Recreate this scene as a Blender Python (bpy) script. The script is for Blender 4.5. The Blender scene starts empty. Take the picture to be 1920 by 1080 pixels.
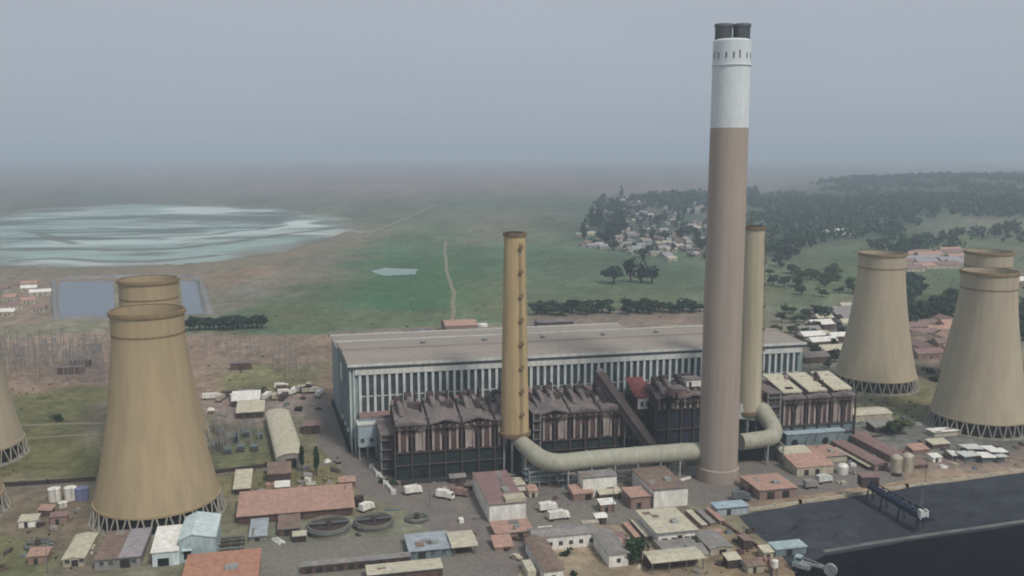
import bpy, math, random
import numpy as np
R = math.radians
random.seed(7)
rng = np.random.default_rng(7)
SC = bpy.context.scene
COL = SC.collection

# ------------------------------------------------------------------ camera, world, sun, exposure
CAM_H, FPX, HORIZON = 130.0, 1720.0, 285.0            # metres, focal length and horizon row of a 1920 px frame
PITCH = math.atan((540 - HORIZON) / FPX)
cam_data = bpy.data.cameras.new('camera'); cam = bpy.data.objects.new('camera', cam_data); COL.objects.link(cam)
cam.location = (0, 0, CAM_H); cam.rotation_euler = (math.pi / 2 - PITCH, 0, 0)
cam_data.sensor_width = 36; cam_data.lens = 36 * FPX / 1920; cam_data.clip_start = 1; cam_data.clip_end = 80000
SC.camera = cam

SUN_EL, SUN_AZ = 50.0, 143.0                          # azimuth clockwise from +Y (north)
world = bpy.data.worlds.new('World'); SC.world = world; world.use_nodes = True
wn, wl = world.node_tree.nodes, world.node_tree.links
bg = wn['Background']
sky = wn.new('ShaderNodeTexSky'); sky.sky_type = 'NISHITA'; sky.sun_disc = False
sky.sun_elevation = R(SUN_EL); sky.sun_rotation = R(SUN_AZ); sky.air_density = 1.0; sky.dust_density = 4.0; sky.ozone_density = 1.0
hsv = wn.new('ShaderNodeHueSaturation'); hsv.inputs['Saturation'].default_value = 0.25
clo = wn.new('ShaderNodeTexNoise'); clo.inputs['Scale'].default_value = 1.6; clo.inputs['Detail'].default_value = 3
tco = wn.new('ShaderNodeTexCoord'); mpw = wn.new('ShaderNodeMapping'); mpw.inputs['Scale'].default_value = (1, 1, 3.5)
rmp = wn.new('ShaderNodeValToRGB')
rmp.color_ramp.elements[0].position = .3; rmp.color_ramp.elements[0].color = (4.95, 5.5, 6.35, 1)
rmp.color_ramp.elements[1].position = .75; rmp.color_ramp.elements[1].color = (5.5, 6.1, 7.0, 1)
mixw = wn.new('ShaderNodeMix'); mixw.data_type = 'RGBA'; mixw.inputs[0].default_value = 0.86   # overcast layer over the clear sky
wl.new(tco.outputs['Generated'], mpw.inputs[0]); wl.new(mpw.outputs[0], clo.inputs['Vector']); wl.new(clo.outputs['Fac'], rmp.inputs[0])
wl.new(sky.outputs[0], hsv.inputs['Color']); wl.new(hsv.outputs[0], mixw.inputs[6]); wl.new(rmp.outputs[0], mixw.inputs[7])
sep = wn.new('ShaderNodeSeparateXYZ'); hrz = wn.new('ShaderNodeMapRange'); hrz.interpolation_type = 'SMOOTHSTEP'
hrz.inputs[1].default_value = -.01; hrz.inputs[2].default_value = .04; hrz.inputs[3].default_value = 1; hrz.inputs[4].default_value = 0
mixh = wn.new('ShaderNodeMix'); mixh.data_type = 'RGBA'; mixh.inputs[7].default_value = (4.55, 5.05, 5.7, 1)   # murk low over the horizon
wl.new(tco.outputs['Generated'], sep.inputs[0]); wl.new(sep.outputs['Z'], hrz.inputs[0]); wl.new(hrz.outputs[0], mixh.inputs[0])
wl.new(mixw.outputs[2], mixh.inputs[6]); wl.new(mixh.outputs[2], bg.inputs['Color']); bg.inputs['Strength'].default_value = 0.08

sun_d = bpy.data.lights.new('sun', 'SUN'); sun_d.energy = 2.4; sun_d.angle = R(13); sun_d.color = (1, .95, .87)
sun = bpy.data.objects.new('sun', sun_d); COL.objects.link(sun)
sun.rotation_euler = (math.pi / 2 - R(SUN_EL), 0, math.pi - R(SUN_AZ))
sun.location = (200, -100, 400)

SC.view_settings.view_transform = 'Standard'; SC.view_settings.look = 'None'
SC.view_settings.exposure = 0.0; SC.view_settings.gamma = 1
SC.render.engine = 'CYCLES'
SC.cycles.use_denoising = True
SC.cycles.volume_bounces = 1; SC.cycles.max_bounces = 5; SC.cycles.diffuse_bounces = 2; SC.cycles.glossy_bounces = 2
SC.cycles.filter_width = 1.9
HAZE_DENSITY = 2.2e-4

# ------------------------------------------------------------------ survey: photograph pixel (1920 x 1080) -> point on a level plane
def ray(x, y):
    cx = (x - 960) / FPX; cy = -(y - 540) / FPX
    return cx, math.cos(PITCH) + cy * math.sin(PITCH), -math.sin(PITCH) + cy * math.cos(PITCH)
def G(x, y, z=0.0):
    d = ray(x, y); t = (z - CAM_H) / d[2]
    return d[0] * t, d[1] * t
def to_px(X, Y, Z=0.0):
    dz = Z - CAM_H; zc = Y * math.cos(PITCH) - dz * math.sin(PITCH); yc = Y * math.sin(PITCH) + dz * math.cos(PITCH)
    return 960 + FPX * X / zc, 540 - FPX * yc / zc
def H_at(x, y, Y):
    d = ray(x, y); return CAM_H + d[2] * Y / d[1]
PA = R(12.7)                                           # the plant's grid is turned against the view

# ------------------------------------------------------------------ materials
def M(name, c1, c2=None, scale=.12, rough=.85, stretch=(1, 1, 1), detail=5, metallic=0.0, spec=.25, lo=.35, hi=.65, bump=0.0, c3=None, rand=0.0, dirt=.24, ds=.55, dz=.35):
    m = bpy.data.materials.new(name); m.use_nodes = True
    n, l = m.node_tree.nodes, m.node_tree.links
    b = n['Principled BSDF']; b.inputs['Roughness'].default_value = rough; b.inputs['Metallic'].default_value = metallic
    b.inputs['Specular IOR Level'].default_value = spec
    c2 = c2 or tuple(x * .78 for x in c1)
    t = n.new('ShaderNodeNewGeometry'); mp = n.new('ShaderNodeMapping'); mp.inputs['Scale'].default_value = stretch
    nz = n.new('ShaderNodeTexNoise'); nz.inputs['Scale'].default_value = scale; nz.inputs['Detail'].default_value = detail; nz.inputs['Roughness'].default_value = .62
    rp = n.new('ShaderNodeValToRGB'); e = rp.color_ramp.elements
    e[0].position = lo; e[0].color = (*c1, 1); e[1].position = hi; e[1].color = (*c2, 1)
    if c3:
        k = e.new(min(.97, hi + .12)); k.color = (*c3, 1)
    l.new(t.outputs['Position'], mp.inputs[0]); l.new(mp.outputs[0], nz.inputs['Vector']); l.new(nz.outputs['Fac'], rp.inputs[0])
    out = rp.outputs[0]
    if dirt:                                           # weathering: blotches and runs of dust
        m2 = n.new('ShaderNodeMapping'); m2.inputs['Scale'].default_value = (1, 1, dz)
        n2 = n.new('ShaderNodeTexNoise'); n2.inputs['Scale'].default_value = ds; n2.inputs['Detail'].default_value = 7; n2.inputs['Roughness'].default_value = .72
        r2 = n.new('ShaderNodeMapRange'); r2.inputs[1].default_value = .32; r2.inputs[2].default_value = .68; r2.inputs[3].default_value = 1 - dirt * 1.15; r2.inputs[4].default_value = 1 + dirt * .8
        h2 = n.new('ShaderNodeHueSaturation')
        l.new(t.outputs['Position'], m2.inputs[0]); l.new(m2.outputs[0], n2.inputs['Vector']); l.new(n2.outputs['Fac'], r2.inputs[0]); l.new(r2.outputs[0], h2.inputs['Value']); l.new(out, h2.inputs['Color']); out = h2.outputs[0]
    if rand:
        oi = n.new('ShaderNodeObjectInfo'); hs = n.new('ShaderNodeHueSaturation'); mr = n.new('ShaderNodeMapRange')
        mr.inputs[3].default_value = 1 - rand; mr.inputs[4].default_value = 1 + rand
        l.new(oi.outputs['Random'], mr.inputs[0]); l.new(mr.outputs[0], hs.inputs['Value']); l.new(out, hs.inputs['Color']); out = hs.outputs[0]
    l.new(out, b.inputs['Base Color'])
    if bump:
        bp = n.new('ShaderNodeBump'); bp.inputs['Strength'].default_value = bump; bp.inputs['Distance'].default_value = .5
        l.new(nz.outputs['Fac'], bp.inputs['Height']); l.new(bp.outputs[0], b.inputs['Normal'])
    return m

mt = {}
mt['tower'] = M('tower_concrete', (.41, .315, .19), (.345, .27, .17), .05, stretch=(1, 1, .22), lo=.3, hi=.72, c3=(.43, .335, .205), dirt=.12, ds=.3, dz=.05)
mt['tower_grey'] = M('tower_concrete_grey', (.43, .36, .255), (.37, .315, .235), .05, stretch=(1, 1, .2), lo=.3, hi=.72, dirt=.12, ds=.3, dz=.05)
mt['tower_rim'] = M('tower_rim_concrete', (.24, .165, .09), (.19, .14, .085), .12)
mt['leg'] = M('leg_concrete', (.38, .35, .29), (.28, .26, .22), .3)
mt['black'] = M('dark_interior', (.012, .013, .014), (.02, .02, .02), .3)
mt['chimney'] = M('chimney_concrete', (.365, .30, .25), (.325, .265, .225), .07, stretch=(1, 1, .15), lo=.3, hi=.7, c3=(.375, .315, .255), dirt=.10, ds=.4, dz=.05)
mt['white_band'] = M('white_chimney_paint', (.66, .69, .69), (.58, .61, .62), .08, stretch=(1, 1, .15), dirt=.1)
mt['flue'] = M('dark_flue_steel', (.055, .06, .07), (.09, .095, .10), .5, rough=.6, stretch=(2, 2, .2))
mt['ochre'] = M('ochre_concrete', (.48, .36, .19), (.40, .30, .165), .1, stretch=(1, 1, .2), lo=.3, hi=.7, dirt=.2, ds=.4, dz=.08)
mt['ochre_dark'] = M('stained_rim', (.16, .11, .07), (.21, .15, .09), .2)
mt['pale_stack'] = M('pale_stack_concrete', (.40, .34, .24), (.46, .41, .30), .12, stretch=(1, 1, .12), dirt=.2, ds=.4, dz=.06)
mt['duct'] = M('cream_duct_steel', (.40, .39, .31), (.33, .32, .245), .14, rough=.6, lo=.3, hi=.7, dirt=.16)
mt['duct_grey'] = M('grey_duct_steel', (.36, .37, .34), (.46, .46, .42), .2, rough=.6)
mt['steel'] = M('grey_steel', (.16, .175, .18), (.11, .12, .125), .4, rough=.6)
mt['steel_light'] = M('light_grey_steel', (.34, .35, .34), (.25, .26, .25), .3, rough=.6)
mt['hall_wall'] = M('teal_grey_cladding', (.26, .33, .33), (.21, .27, .28), .08, stretch=(1, 1, .3), rough=.7)
mt['hall_roof'] = M('hall_roof_sheet', (.34, .295, .25), (.29, .25, .215), .05, stretch=(.6, 3, 1), lo=.3, hi=.7, dirt=.14)
mt['fascia'] = M('pale_fascia', (.62, .62, .58), (.52, .53, .50), .12)
mt['fin'] = M('pale_pilaster', (.60, .65, .63), (.48, .53, .52), .25, stretch=(1, 1, .3))
mt['glass'] = M('dark_glass', (.045, .058, .065), (.085, .10, .105), .25, rough=.25, spec=.5)
mt['rust'] = M('rust_steel', (.105, .072, .066), (.065, .05, .05), .35, lo=.35, hi=.65, c3=(.16, .10, .085))
mt['ash_roof'] = M('ash_dusted_roof', (.225, .19, .18), (.145, .12, .117), .16, lo=.3, hi=.68, c3=(.27, .23, .215))
mt['pink_roof'] = M('faded_red_roof', (.28, .18, .165), (.23, .155, .145), .14, lo=.3, hi=.7, c3=(.26, .19, .17))
mt['panel'] = M('pale_ash_panel', (.40, .34, .31), (.28, .22, .20), .45, stretch=(1, 1, .25))
mt['panel_brown'] = M('brown_panel', (.14, .085, .07), (.09, .06, .055), .4, stretch=(1, 1, .3))
mt['panel_dark_shade'] = M('dark_panel_and_shade', (.05, .036, .036), (.075, .055, .05), .5)  # dark panels; also paints the shaded fronts of low sheds and canopies
mt['greenwall'] = M('dark_green_cladding', (.028, .040, .038), (.017, .024, .026), .12, c3=(.04, .052, .046))
mt['bluewall'] = M('dark_blue_cladding', (.032, .036, .052), (.022, .025, .038), .2)
mt['tealwall'] = M('weathered_teal_cladding', (.20, .26, .27), (.14, .18, .195), .15)
mt['crane'] = M('dark_blue_paint', (.025, .032, .075), (.02, .024, .05), .4)
mt['lightblue'] = M('light_blue_cladding', (.40, .50, .54), (.32, .41, .45), .2)
mt['white'] = M('white_wall', (.82, .79, .73), (.70, .67, .60), .3, stretch=(1, 1, .4))
mt['whiteteal'] = M('white_teal_cladding', (.60, .68, .68), (.50, .58, .58), .2)
mt['tealfront'] = M('pale_teal_cladding', (.40, .49, .49), (.34, .43, .43), .25)
mt['cream'] = M('cream_plaster', (.50, .45, .35), (.40, .355, .27), .3)
mt['creamroof'] = M('cream_roof_sheet', (.58, .535, .41), (.48, .44, .335), .25, lo=.3, hi=.7, c3=(.62, .575, .46))
mt['greyroof'] = M('grey_roof_sheet', (.30, .28, .26), (.23, .215, .20), .25)
mt['pinkwall'] = M('pinkish_brick', (.30, .20, .165), (.24, .165, .14), .3)
mt['redroof'] = M('red_roof', (.24, .075, .075), (.18, .065, .065), .3)
mt['orangeroof'] = M('orange_roof_sheet', (.46, .235, .155), (.40, .21, .145), .12, lo=.3, hi=.7)
mt['salmonroof'] = M('salmon_roof_sheet', (.46, .285, .225), (.39, .245, .195), .14, stretch=(1, .5, 1), c3=(.45, .31, .24))
mt['lavroof'] = M('lavender_roof_sheet', (.36, .33, .35), (.29, .265, .28), .3)
mt['brownroof'] = M('brown_roof_sheet', (.25, .18, .14), (.19, .14, .115), .3)
mt['blueroof'] = M('light_blue_roof', (.38, .42, .45), (.32, .36, .39), .25)
mt['bluetank'] = M('blue_tank_paint', (.20, .22, .36), (.16, .18, .30), .5)
mt['conveyor'] = M('conveyor_sheet', (.15, .135, .15), (.11, .10, .11), .2)
mt['door'] = M('dark_door', (.045, .04, .038), (.03, .03, .03), .5)
mt['asphalt'] = M('asphalt', (.225, .195, .17), (.175, .15, .135), .09, lo=.3, hi=.7, c3=(.25, .22, .19))
mt['concrete_yard'] = M('yard_concrete', (.23, .215, .175), (.18, .17, .14), .06, lo=.3, hi=.7, c3=(.26, .24, .2))
mt['track'] = M('dirt_track', (.27, .235, .17), (.20, .19, .12), .1)
mt['coal'] = M('coal', (.009, .011, .016), (.005, .0065, .0095), .05, stretch=(1, 1.6, 1), lo=.3, hi=.7, rough=.95, spec=.04, bump=.5, c3=(.016, .018, .021))
mt['coaldust'] = M('coal_dust_ground', (.062, .068, .080), (.034, .038, .047), .03, stretch=(.5, 1.6, 1), lo=.3, hi=.7, spec=.06, dirt=.28, ds=.16)
mt['water'] = M('reservoir_water', (.13, .15, .185), (.11, .13, .165), .01, rough=.22, spec=.5)
mt['ash_dark'] = M('ash_bank', (.13, .14, .125), (.18, .175, .15), .02)
mt['truck_tyre'] = M('tyre_rubber', (.02, .02, .02), (.03, .03, .03), 2)
mt['pylon'] = M('galvanised_steel', (.27, .24, .22), (.19, .17, .16), .4)
mt['trunk'] = M('bark', (.09, .07, .05), (.06, .05, .04), .8)
def leaf(name, c1, c2): return M(name, c1, c2, .55, lo=.3, hi=.7, rough=.9, spec=.1, rand=.25, dirt=.35, ds=.25)
mt['leaf'] = leaf('leaf_green', (.045, .075, .035), (.025, .045, .022))
mt['leaf_dark'] = leaf('leaf_dark_green', (.032, .06, .038), (.018, .036, .025))
mt['leaf_light'] = leaf('leaf_light_green', (.085, .115, .045), (.05, .075, .03))

# ------------------------------------------------------------------ mesh builder
class MB:
    def __init__(s): s.v = []; s.f = []; s.smooth = False
    def add(s, vs, fs):
        o = len(s.v); s.v += [tuple(p) for p in vs]; s.f += [tuple(i + o for i in f) for f in fs]; return s
    def box(s, x0, x1, y0, y1, z0, z1):
        return s.hexa([(x0, y0, z0), (x1, y0, z0), (x1, y1, z0), (x0, y1, z0)], [(x0, y0, z1), (x1, y0, z1), (x1, y1, z1), (x0, y1, z1)])
    def hexa(s, lo, hi):
        n = len(lo)
        return s.add(list(lo) + list(hi), [tuple(range(n - 1, -1, -1)), tuple(range(n, 2 * n))] + [(i, (i + 1) % n, n + (i + 1) % n, n + i) for i in range(n)])
    def prism(s, poly, z0, z1):
        return s.hexa([(x, y, z0) for x, y in poly], [(x, y, z1) for x, y in poly])
    def extr(s, prof, y0, y1):                         # profile in x-z, run along y
        n = len(prof)
        return s.add([(x, y0, z) for x, z in prof] + [(x, y1, z) for x, z in prof], [tuple(range(n)), tuple(range(2 * n - 1, n - 1, -1))] + [(i, n + i, n + (i + 1) % n, (i + 1) % n) for i in range(n)])
    def extx(s, prof, x0, x1):                         # profile in y-z, run along x
        n = len(prof)
        return s.add([(x0, y, z) for y, z in prof] + [(x1, y, z) for y, z in prof], [tuple(range(n - 1, -1, -1)), tuple(range(n, 2 * n))] + [(i, (i + 1) % n, n + (i + 1) % n, n + i) for i in range(n)])
    def beam(s, p, q, w, h=None):
        p, q = np.array(p, float), np.array(q, float); h = h or w
        d = q - p; d /= np.linalg.norm(d)
        up = np.array((0, 0, 1.)) if abs(d[2]) < .95 else np.array((0, 1., 0))
        a = np.cross(d, up); a /= np.linalg.norm(a); b = np.cross(a, d)
        c = [a * w / 2 * i + b * h / 2 * j for i, j in ((-1, -1), (1, -1), (1, 1), (-1, 1))]
        return s.hexa([p + k for k in c], [q + k for k in c])
    def tube(s, pts, r, seg=16, caps=True):
        pts = [np.array(p, float) for p in pts]; n = len(pts); rs = r if hasattr(r, '__len__') else [r] * n
        rings = []
        prev = None
        for i, p in enumerate(pts):
            d = pts[min(i + 1, n - 1)] - pts[max(i - 1, 0)]; d /= np.linalg.norm(d)
            ref = np.array((0, 0, 1.)) if abs(d[2]) < .9 else np.array((1., 0, 0))
            if prev is not None: ref = prev
            a = np.cross(d, ref); a /= np.linalg.norm(a); b = np.cross(a, d); prev = b
            rings.append([p + rs[i] * (a * math.cos(t) + b * math.sin(t)) for t in [2 * math.pi * k / seg for k in range(seg)]])
        v = [q for rg in rings for q in rg]
        f = [(i * seg + k, i * seg + (k + 1) % seg, (i + 1) * seg + (k + 1) % seg, (i + 1) * seg + k) for i in range(n - 1) for k in range(seg)]
        if caps: f += [tuple(range(seg - 1, -1, -1)), tuple(range((n - 1) * seg, n * seg))]
        s.smooth = True
        return s.add(v, f)
    def lathe(s, prof, seg=32, cx=0, cy=0):            # closed or open profile of (r, z)
        n = len(prof)
        v = [(cx + r * math.cos(2 * math.pi * k / seg), cy + r * math.sin(2 * math.pi * k / seg), z) for r, z in prof for k in range(seg)]
        f = [(i * seg + k, i * seg + (k + 1) % seg, (i + 1) * seg + (k + 1) % seg, (i + 1) * seg + k) for i in range(n - 1) for k in range(seg)]
        s.smooth = True
        return s.add(v, f)
    def build(s, name, mat, parent=None):
        me = bpy.data.meshes.new(name); me.from_pydata(s.v, [], s.f); me.materials.append(mt[mat] if isinstance(mat, str) else mat)
        if s.smooth:
            me.polygons.foreach_set('use_smooth', [True] * len(me.polygons)); me.set_sharp_from_angle(angle=R(40))
        o = bpy.data.objects.new(name, me); COL.objects.link(o); o.parent = parent
        return o
def bez(p0, p1, p2, n=8):
    p0, p1, p2 = map(np.array, (p0, p1, p2))
    return [tuple((1 - t) ** 2 * p0 + 2 * t * (1 - t) * p1 + t * t * p2) for t in [i / n for i in range(n + 1)]]
def tag(o, label, cat, group=None):
    o['label'] = label; o['category'] = cat
    if group: o['group'] = group
    return o
def thing(name, label, cat, loc=(0, 0, 0), rz=0.0, group=None):
    o = bpy.data.objects.new(name, None); COL.objects.link(o); o.empty_display_size = 2
    o.location = loc; o.rotation_euler = (0, 0, rz)
    return tag(o, label, cat, group)
def struct(o, kind='structure'): o['kind'] = kind; return o
def dup(root, loc, rz=0.0, scale=1.0, label=None):
    r = root.copy(); COL.objects.link(r); r.location = loc; r.rotation_euler = (0, 0, rz); r.scale = scale if hasattr(scale, '__len__') else (scale,) * 3
    if label: r['label'] = label
    for ch in root.children:
        c = ch.copy(); COL.objects.link(c); c.parent = r
        for g in ch.children:
            d = g.copy(); COL.objects.link(d); d.parent = c
    return r
def part(p, src, **kw):                                # a repeat of a part, sharing its mesh
    o = src.copy(); COL.objects.link(o); o.parent = p
    for k, v in kw.items(): setattr(o, k, v)
    return o

# ------------------------------------------------------------------ value noise for terrain
def vnoise(x, y, seed=0):
    xi, yi = np.floor(x).astype(np.int64), np.floor(y).astype(np.int64); xf, yf = x - xi, y - yi
    def h(a, b):
        n = (a * 374761393 + b * 668265263 + seed * 1442695041) & 0x7fffffff
        n = ((n ^ (n >> 13)) * 1274126177) & 0x7fffffff
        return ((n ^ (n >> 16)) & 0xffff) / 65535.0
    u, w = xf * xf * (3 - 2 * xf), yf * yf * (3 - 2 * yf)
    return (h(xi, yi) * (1 - u) + h(xi + 1, yi) * u) * (1 - w) + (h(xi, yi + 1) * (1 - u) + h(xi + 1, yi + 1) * u) * w
def fbm(x, y, o=4, seed=0):
    t = 0; a = .5
    for i in range(o): t = t + a * vnoise(x * 2 ** i, y * 2 ** i, seed + i); a *= .5
    return t / (1 - .5 ** o)
def hills(X, Y):
    X, Y = np.asarray(X, float), np.asarray(Y, float)
    s = lambda t: np.clip(t, 0, 1) ** 2 * (3 - 2 * np.clip(t, 0, 1))
    z = 46 * np.exp(-((Y - 2900) / 800) ** 2) * s((X - 700) / 900)
    z = z + 20 * np.exp(-((Y - 1900) / 450) ** 2) * s((X - 450) / 500)
    z = z + 9 * np.exp(-((Y - 6500) / 1500) ** 2) * (.5 + fbm(X / 2500, Y / 4000, 3, 5))
    return z
def poly_ground(px): return np.array([G(*p) for p in px])
def sdist(P, poly):                                    # signed distance, inside positive
    n = len(poly); d = np.full(len(P), 1e18); ins = np.zeros(len(P), bool)
    for i in range(n):
        a, b = poly[i], poly[(i + 1) % n]; e = b - a; w = P - a
        t = np.clip((w @ e) / (e @ e + 1e-9), 0, 1); q = w - t[:, None] * e
        d = np.minimum(d, (q ** 2).sum(1))
        c = ((a[1] <= P[:, 1]) & (b[1] > P[:, 1])) | ((b[1] <= P[:, 1]) & (a[1] > P[:, 1]))
        with np.errstate(divide='ignore', invalid='ignore'):
            xx = a[0] + (P[:, 1] - a[1]) / (b[1] - a[1]) * e[0]
        ins ^= c & (P[:, 0] < xx)
    d = np.sqrt(d)
    return np.where(ins, d, -d)

# ------------------------------------------------------------------ terrain: one sheet to the horizon, its ground cover as a colour attribute
def build_ground():
    NU, rows = 340, []
    y = 170.0
    while y < 30000: rows.append(y); y *= 1.0125 if y < 1500 else 1.02
    rows = [-400.0, 60.0] + rows + [30000.0]
    Y = np.repeat(rows, NU); u = np.tile(np.linspace(-1, 1, NU), len(rows))
    X = u * (np.maximum(Y, 150) * .95 + 120)
    P = np.stack([X, Y], 1)
    wx = (fbm(X / 40, Y / 40, 3, 1) - .5); wy = (fbm(X / 40, Y / 40, 3, 2) - .5)
    W = P + np.stack([wx, wy], 1) * (np.clip(Y, 200, 4000) / 14)[:, None]
    col = np.zeros((len(P), 3))
    col[:] = (.20, .185, .125)                          # dry grass, the ground everywhere
    far = np.clip((Y - 1500) / 2500, 0, 1)[:, None]
    col = col * (1 - far) + np.array((.17, .15, .14)) * far
    zones = [                                          # (pixel outline, albedo, softness in px-ish metres)
        ([(330, 640), (600, 470), (700, 415), (870, 385), (1080, 380), (1340, 400), (1340, 600), (1000, 610), (640, 625)], (.098, .152, .085), .05),
        ([(420, 600), (620, 520), (930, 520), (1300, 540), (1330, 585), (900, 600), (560, 618)], (.118, .142, .078), .05),
        ([(620, 500), (660, 470), (880, 480), (900, 560), (760, 585), (620, 570)], (.07, .145, .07), .06),
        ([(1000, 470), (1310, 480), (1310, 540), (1010, 560)], (.095, .135, .082), .06),
        ([(700, 380), (880, 350), (1080, 352), (1100, 400), (900, 420), (780, 400)], (.10, .12, .085), .06),
        ([(870, 405), (1010, 395), (1000, 450), (900, 455)], (.19, .16, .12), .08),
        ([(1400, 520), (1500, 440), (1700, 430), (1930, 440), (1930, 620), (1700, 640), (1450, 600)], (.115, .145, .078), .06),
        ([(1460, 600), (1620, 560), (1640, 700), (1560, 720), (1500, 690)], (.20, .18, .14), .05),
        ([(1690, 600), (1800, 590), (1810, 690), (1700, 700)], (.22, .16, .125), .05),
        ([(-30, 640), (180, 620), (640, 630), (640, 740), (380, 750), (200, 740), (-30, 740)], (.265, .195, .145), .03),
        ([(-30, 560), (60, 520), (110, 540), (110, 600), (-30, 620)], (.24, .19, .15), .05),
        ([(0, 520), (280, 515), (560, 500), (680, 430), (700, 440), (600, 500), (380, 545), (380, 525), (100, 535), (0, 545)], (.24, .175, .125), .04),
        ([(380, 545), (470, 525), (600, 480), (640, 470), (610, 530), (480, 560), (390, 590)], (.21, .185, .14), .05),
        ([(130, 690), (215, 680), (205, 800), (160, 790)], (.21, .155, .13), .03),
        ([(-30, 735), (190, 730), (190, 900), (-30, 900)], (.15, .145, .07), .03),
        ([(380, 795), (500, 790), (520, 870), (400, 890)], (.16, .165, .09), .02),
        ([(420, 690), (605, 690), (605, 725), (420, 730)], (.17, .165, .085), .03),
        ([(-30, 905), (190, 905), (190, 1100), (-30, 1100)], (.19, .155, .11), .03),
        ([(-30, 990), (90, 1000), (80, 1100), (-30, 1100)], (.17, .16, .085), .03),
        ([(370, 735), (620, 735), (620, 775), (500, 775), (490, 800), (380, 800)], (.27, .215, .185), .02),
        ([(380, 880), (640, 850), (700, 900), (640, 925), (430, 935)], (.19, .18, .10), .02),
        ([(470, 960), (780, 950), (900, 980), (880, 1030), (560, 1040), (470, 1020)], (.20, .195, .135), .02),
        ([(950, 985), (1180, 960), (1340, 975), (1450, 1050), (1450, 1100), (950, 1100)], (.29, .24, .17), .02),
        ([(1330, 975), (1480, 1050), (1450, 1100), (1330, 1100)], (.26, .20, .13), .02),
        ([(1380, 860), (1600, 830), (1930, 800), (1930, 890), (1360, 960)], (.24, .185, .15), .02),
        ([(1440, 925), (1700, 890), (1930, 862), (1930, 885), (1400, 962)], (.30, .225, .155), .02),
        ([(1590, 730), (1760, 720), (1740, 800), (1600, 790)], (.175, .165, .09), .03),
        ([(1600, 790), (1760, 790), (1930, 800), (1930, 840), (1700, 850), (1600, 820)], (.17, .16, .14), .02),
        ([(1530, 690), (1600, 680), (1600, 750), (1545, 745)], (.2, .18, .14), .03),
        ([(990, 590), (1320, 575), (1330, 605), (1000, 625)], (.20, .165, .13), .03),
        ([(590, 622), (940, 605), (1320, 590), (1330, 612), (640, 650)], (.22, .18, .145), .02),
        ([(-200, 330), (500, 320), (900, 330), (1350, 330), (1350, 352), (700, 372), (300, 352), (-200, 352)], (.20, .15, .135), .12),
        ([(-200, 350), (300, 350), (640, 378), (600, 392), (250, 388), (-200, 405)], (.13, .13, .105), .08),
        ([(1370, 372), (1600, 352), (2200, 335), (2200, 428), (1760, 420), (1680, 445), (1560, 452), (1480, 488), (1400, 482)], (.05, .075, .055), .05),
        ([(1090, 372), (1340, 362), (1340, 470), (1150, 455), (1085, 440)], (.075, .085, .07), .04),
        ([(560, 385), (680, 380), (700, 410), (620, 400)], (.12, .14, .10), .08),
    ]
    for px, c, s in zones:
        d = sdist(W, poly_ground(px)) / (np.maximum(Y, 200) * s * 1.3 * np.clip(Y / 600, .45, 3.0))
        a = np.clip(d + .5, 0, 1); a = (a * a * (3 - 2 * a))[:, None]
        col = col * (1 - a) + np.array(c) * a
    lum = .58 + .84 * fbm(X / 7, Y / 9, 5, 9); lum2 = .72 + .56 * fbm(X / (.02 * Y + 25), Y / (.03 * Y + 25), 4, 4)
    col *= (lum * lum2)[:, None]
    tint = (fbm(X / 60, Y / 70, 4, 21) - .5)[:, None]
    col *= 1 + tint * np.array((.34, .08, -.06))
    Z = hills(X, Y)
    nr = len(rows)
    faces = [(j * NU + i, j * NU + i + 1, (j + 1) * NU + i + 1, (j + 1) * NU + i) for j in range(nr - 1) for i in range(NU - 1)]
    me = bpy.data.meshes.new('ground'); me.from_pydata(np.stack([X, Y, Z], 1).tolist(), [], faces)
    at = me.color_attributes.new('cover', 'FLOAT_COLOR', 'POINT')
    at.data.foreach_set('color', np.concatenate([np.clip(col, .01, .8), np.ones((len(col), 1))], 1).astype(np.float32).ravel())
    m = bpy.data.materials.new('ground_cover'); m.use_nodes = True; n, l = m.node_tree.nodes, m.node_tree.links
    b = n['Principled BSDF']; b.inputs['Roughness'].default_value = .95; b.inputs['Specular IOR Level'].default_value = .1
    ca = n.new('ShaderNodeVertexColor'); ca.layer_name = 'cover'
    tc = n.new('ShaderNodeTexCoord'); nz = n.new('ShaderNodeTexNoise'); nz.inputs['Scale'].default_value = .22; nz.inputs['Detail'].default_value = 6; nz.inputs['Roughness'].default_value = .7
    mr = n.new('ShaderNodeMapRange'); mr.inputs[1].default_value = .3; mr.inputs[2].default_value = .7; mr.inputs[3].default_value = .6; mr.inputs[4].default_value = 1.4
    hs = n.new('ShaderNodeHueSaturation')
    l.new(tc.outputs['Object'], nz.inputs['Vector']); l.new(nz.outputs['Fac'], mr.inputs[0]); l.new(mr.outputs[0], hs.inputs['Value'])
    l.new(ca.outputs['Color'], hs.inputs['Color']); l.new(hs.outputs[0], b.inputs['Base Color'])
    me.materials.append(m)
    me.polygons.foreach_set('use_smooth', [True] * len(me.polygons))
    o = bpy.data.objects.new('ground', me); COL.objects.link(o); struct(o)
build_ground()

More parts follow.
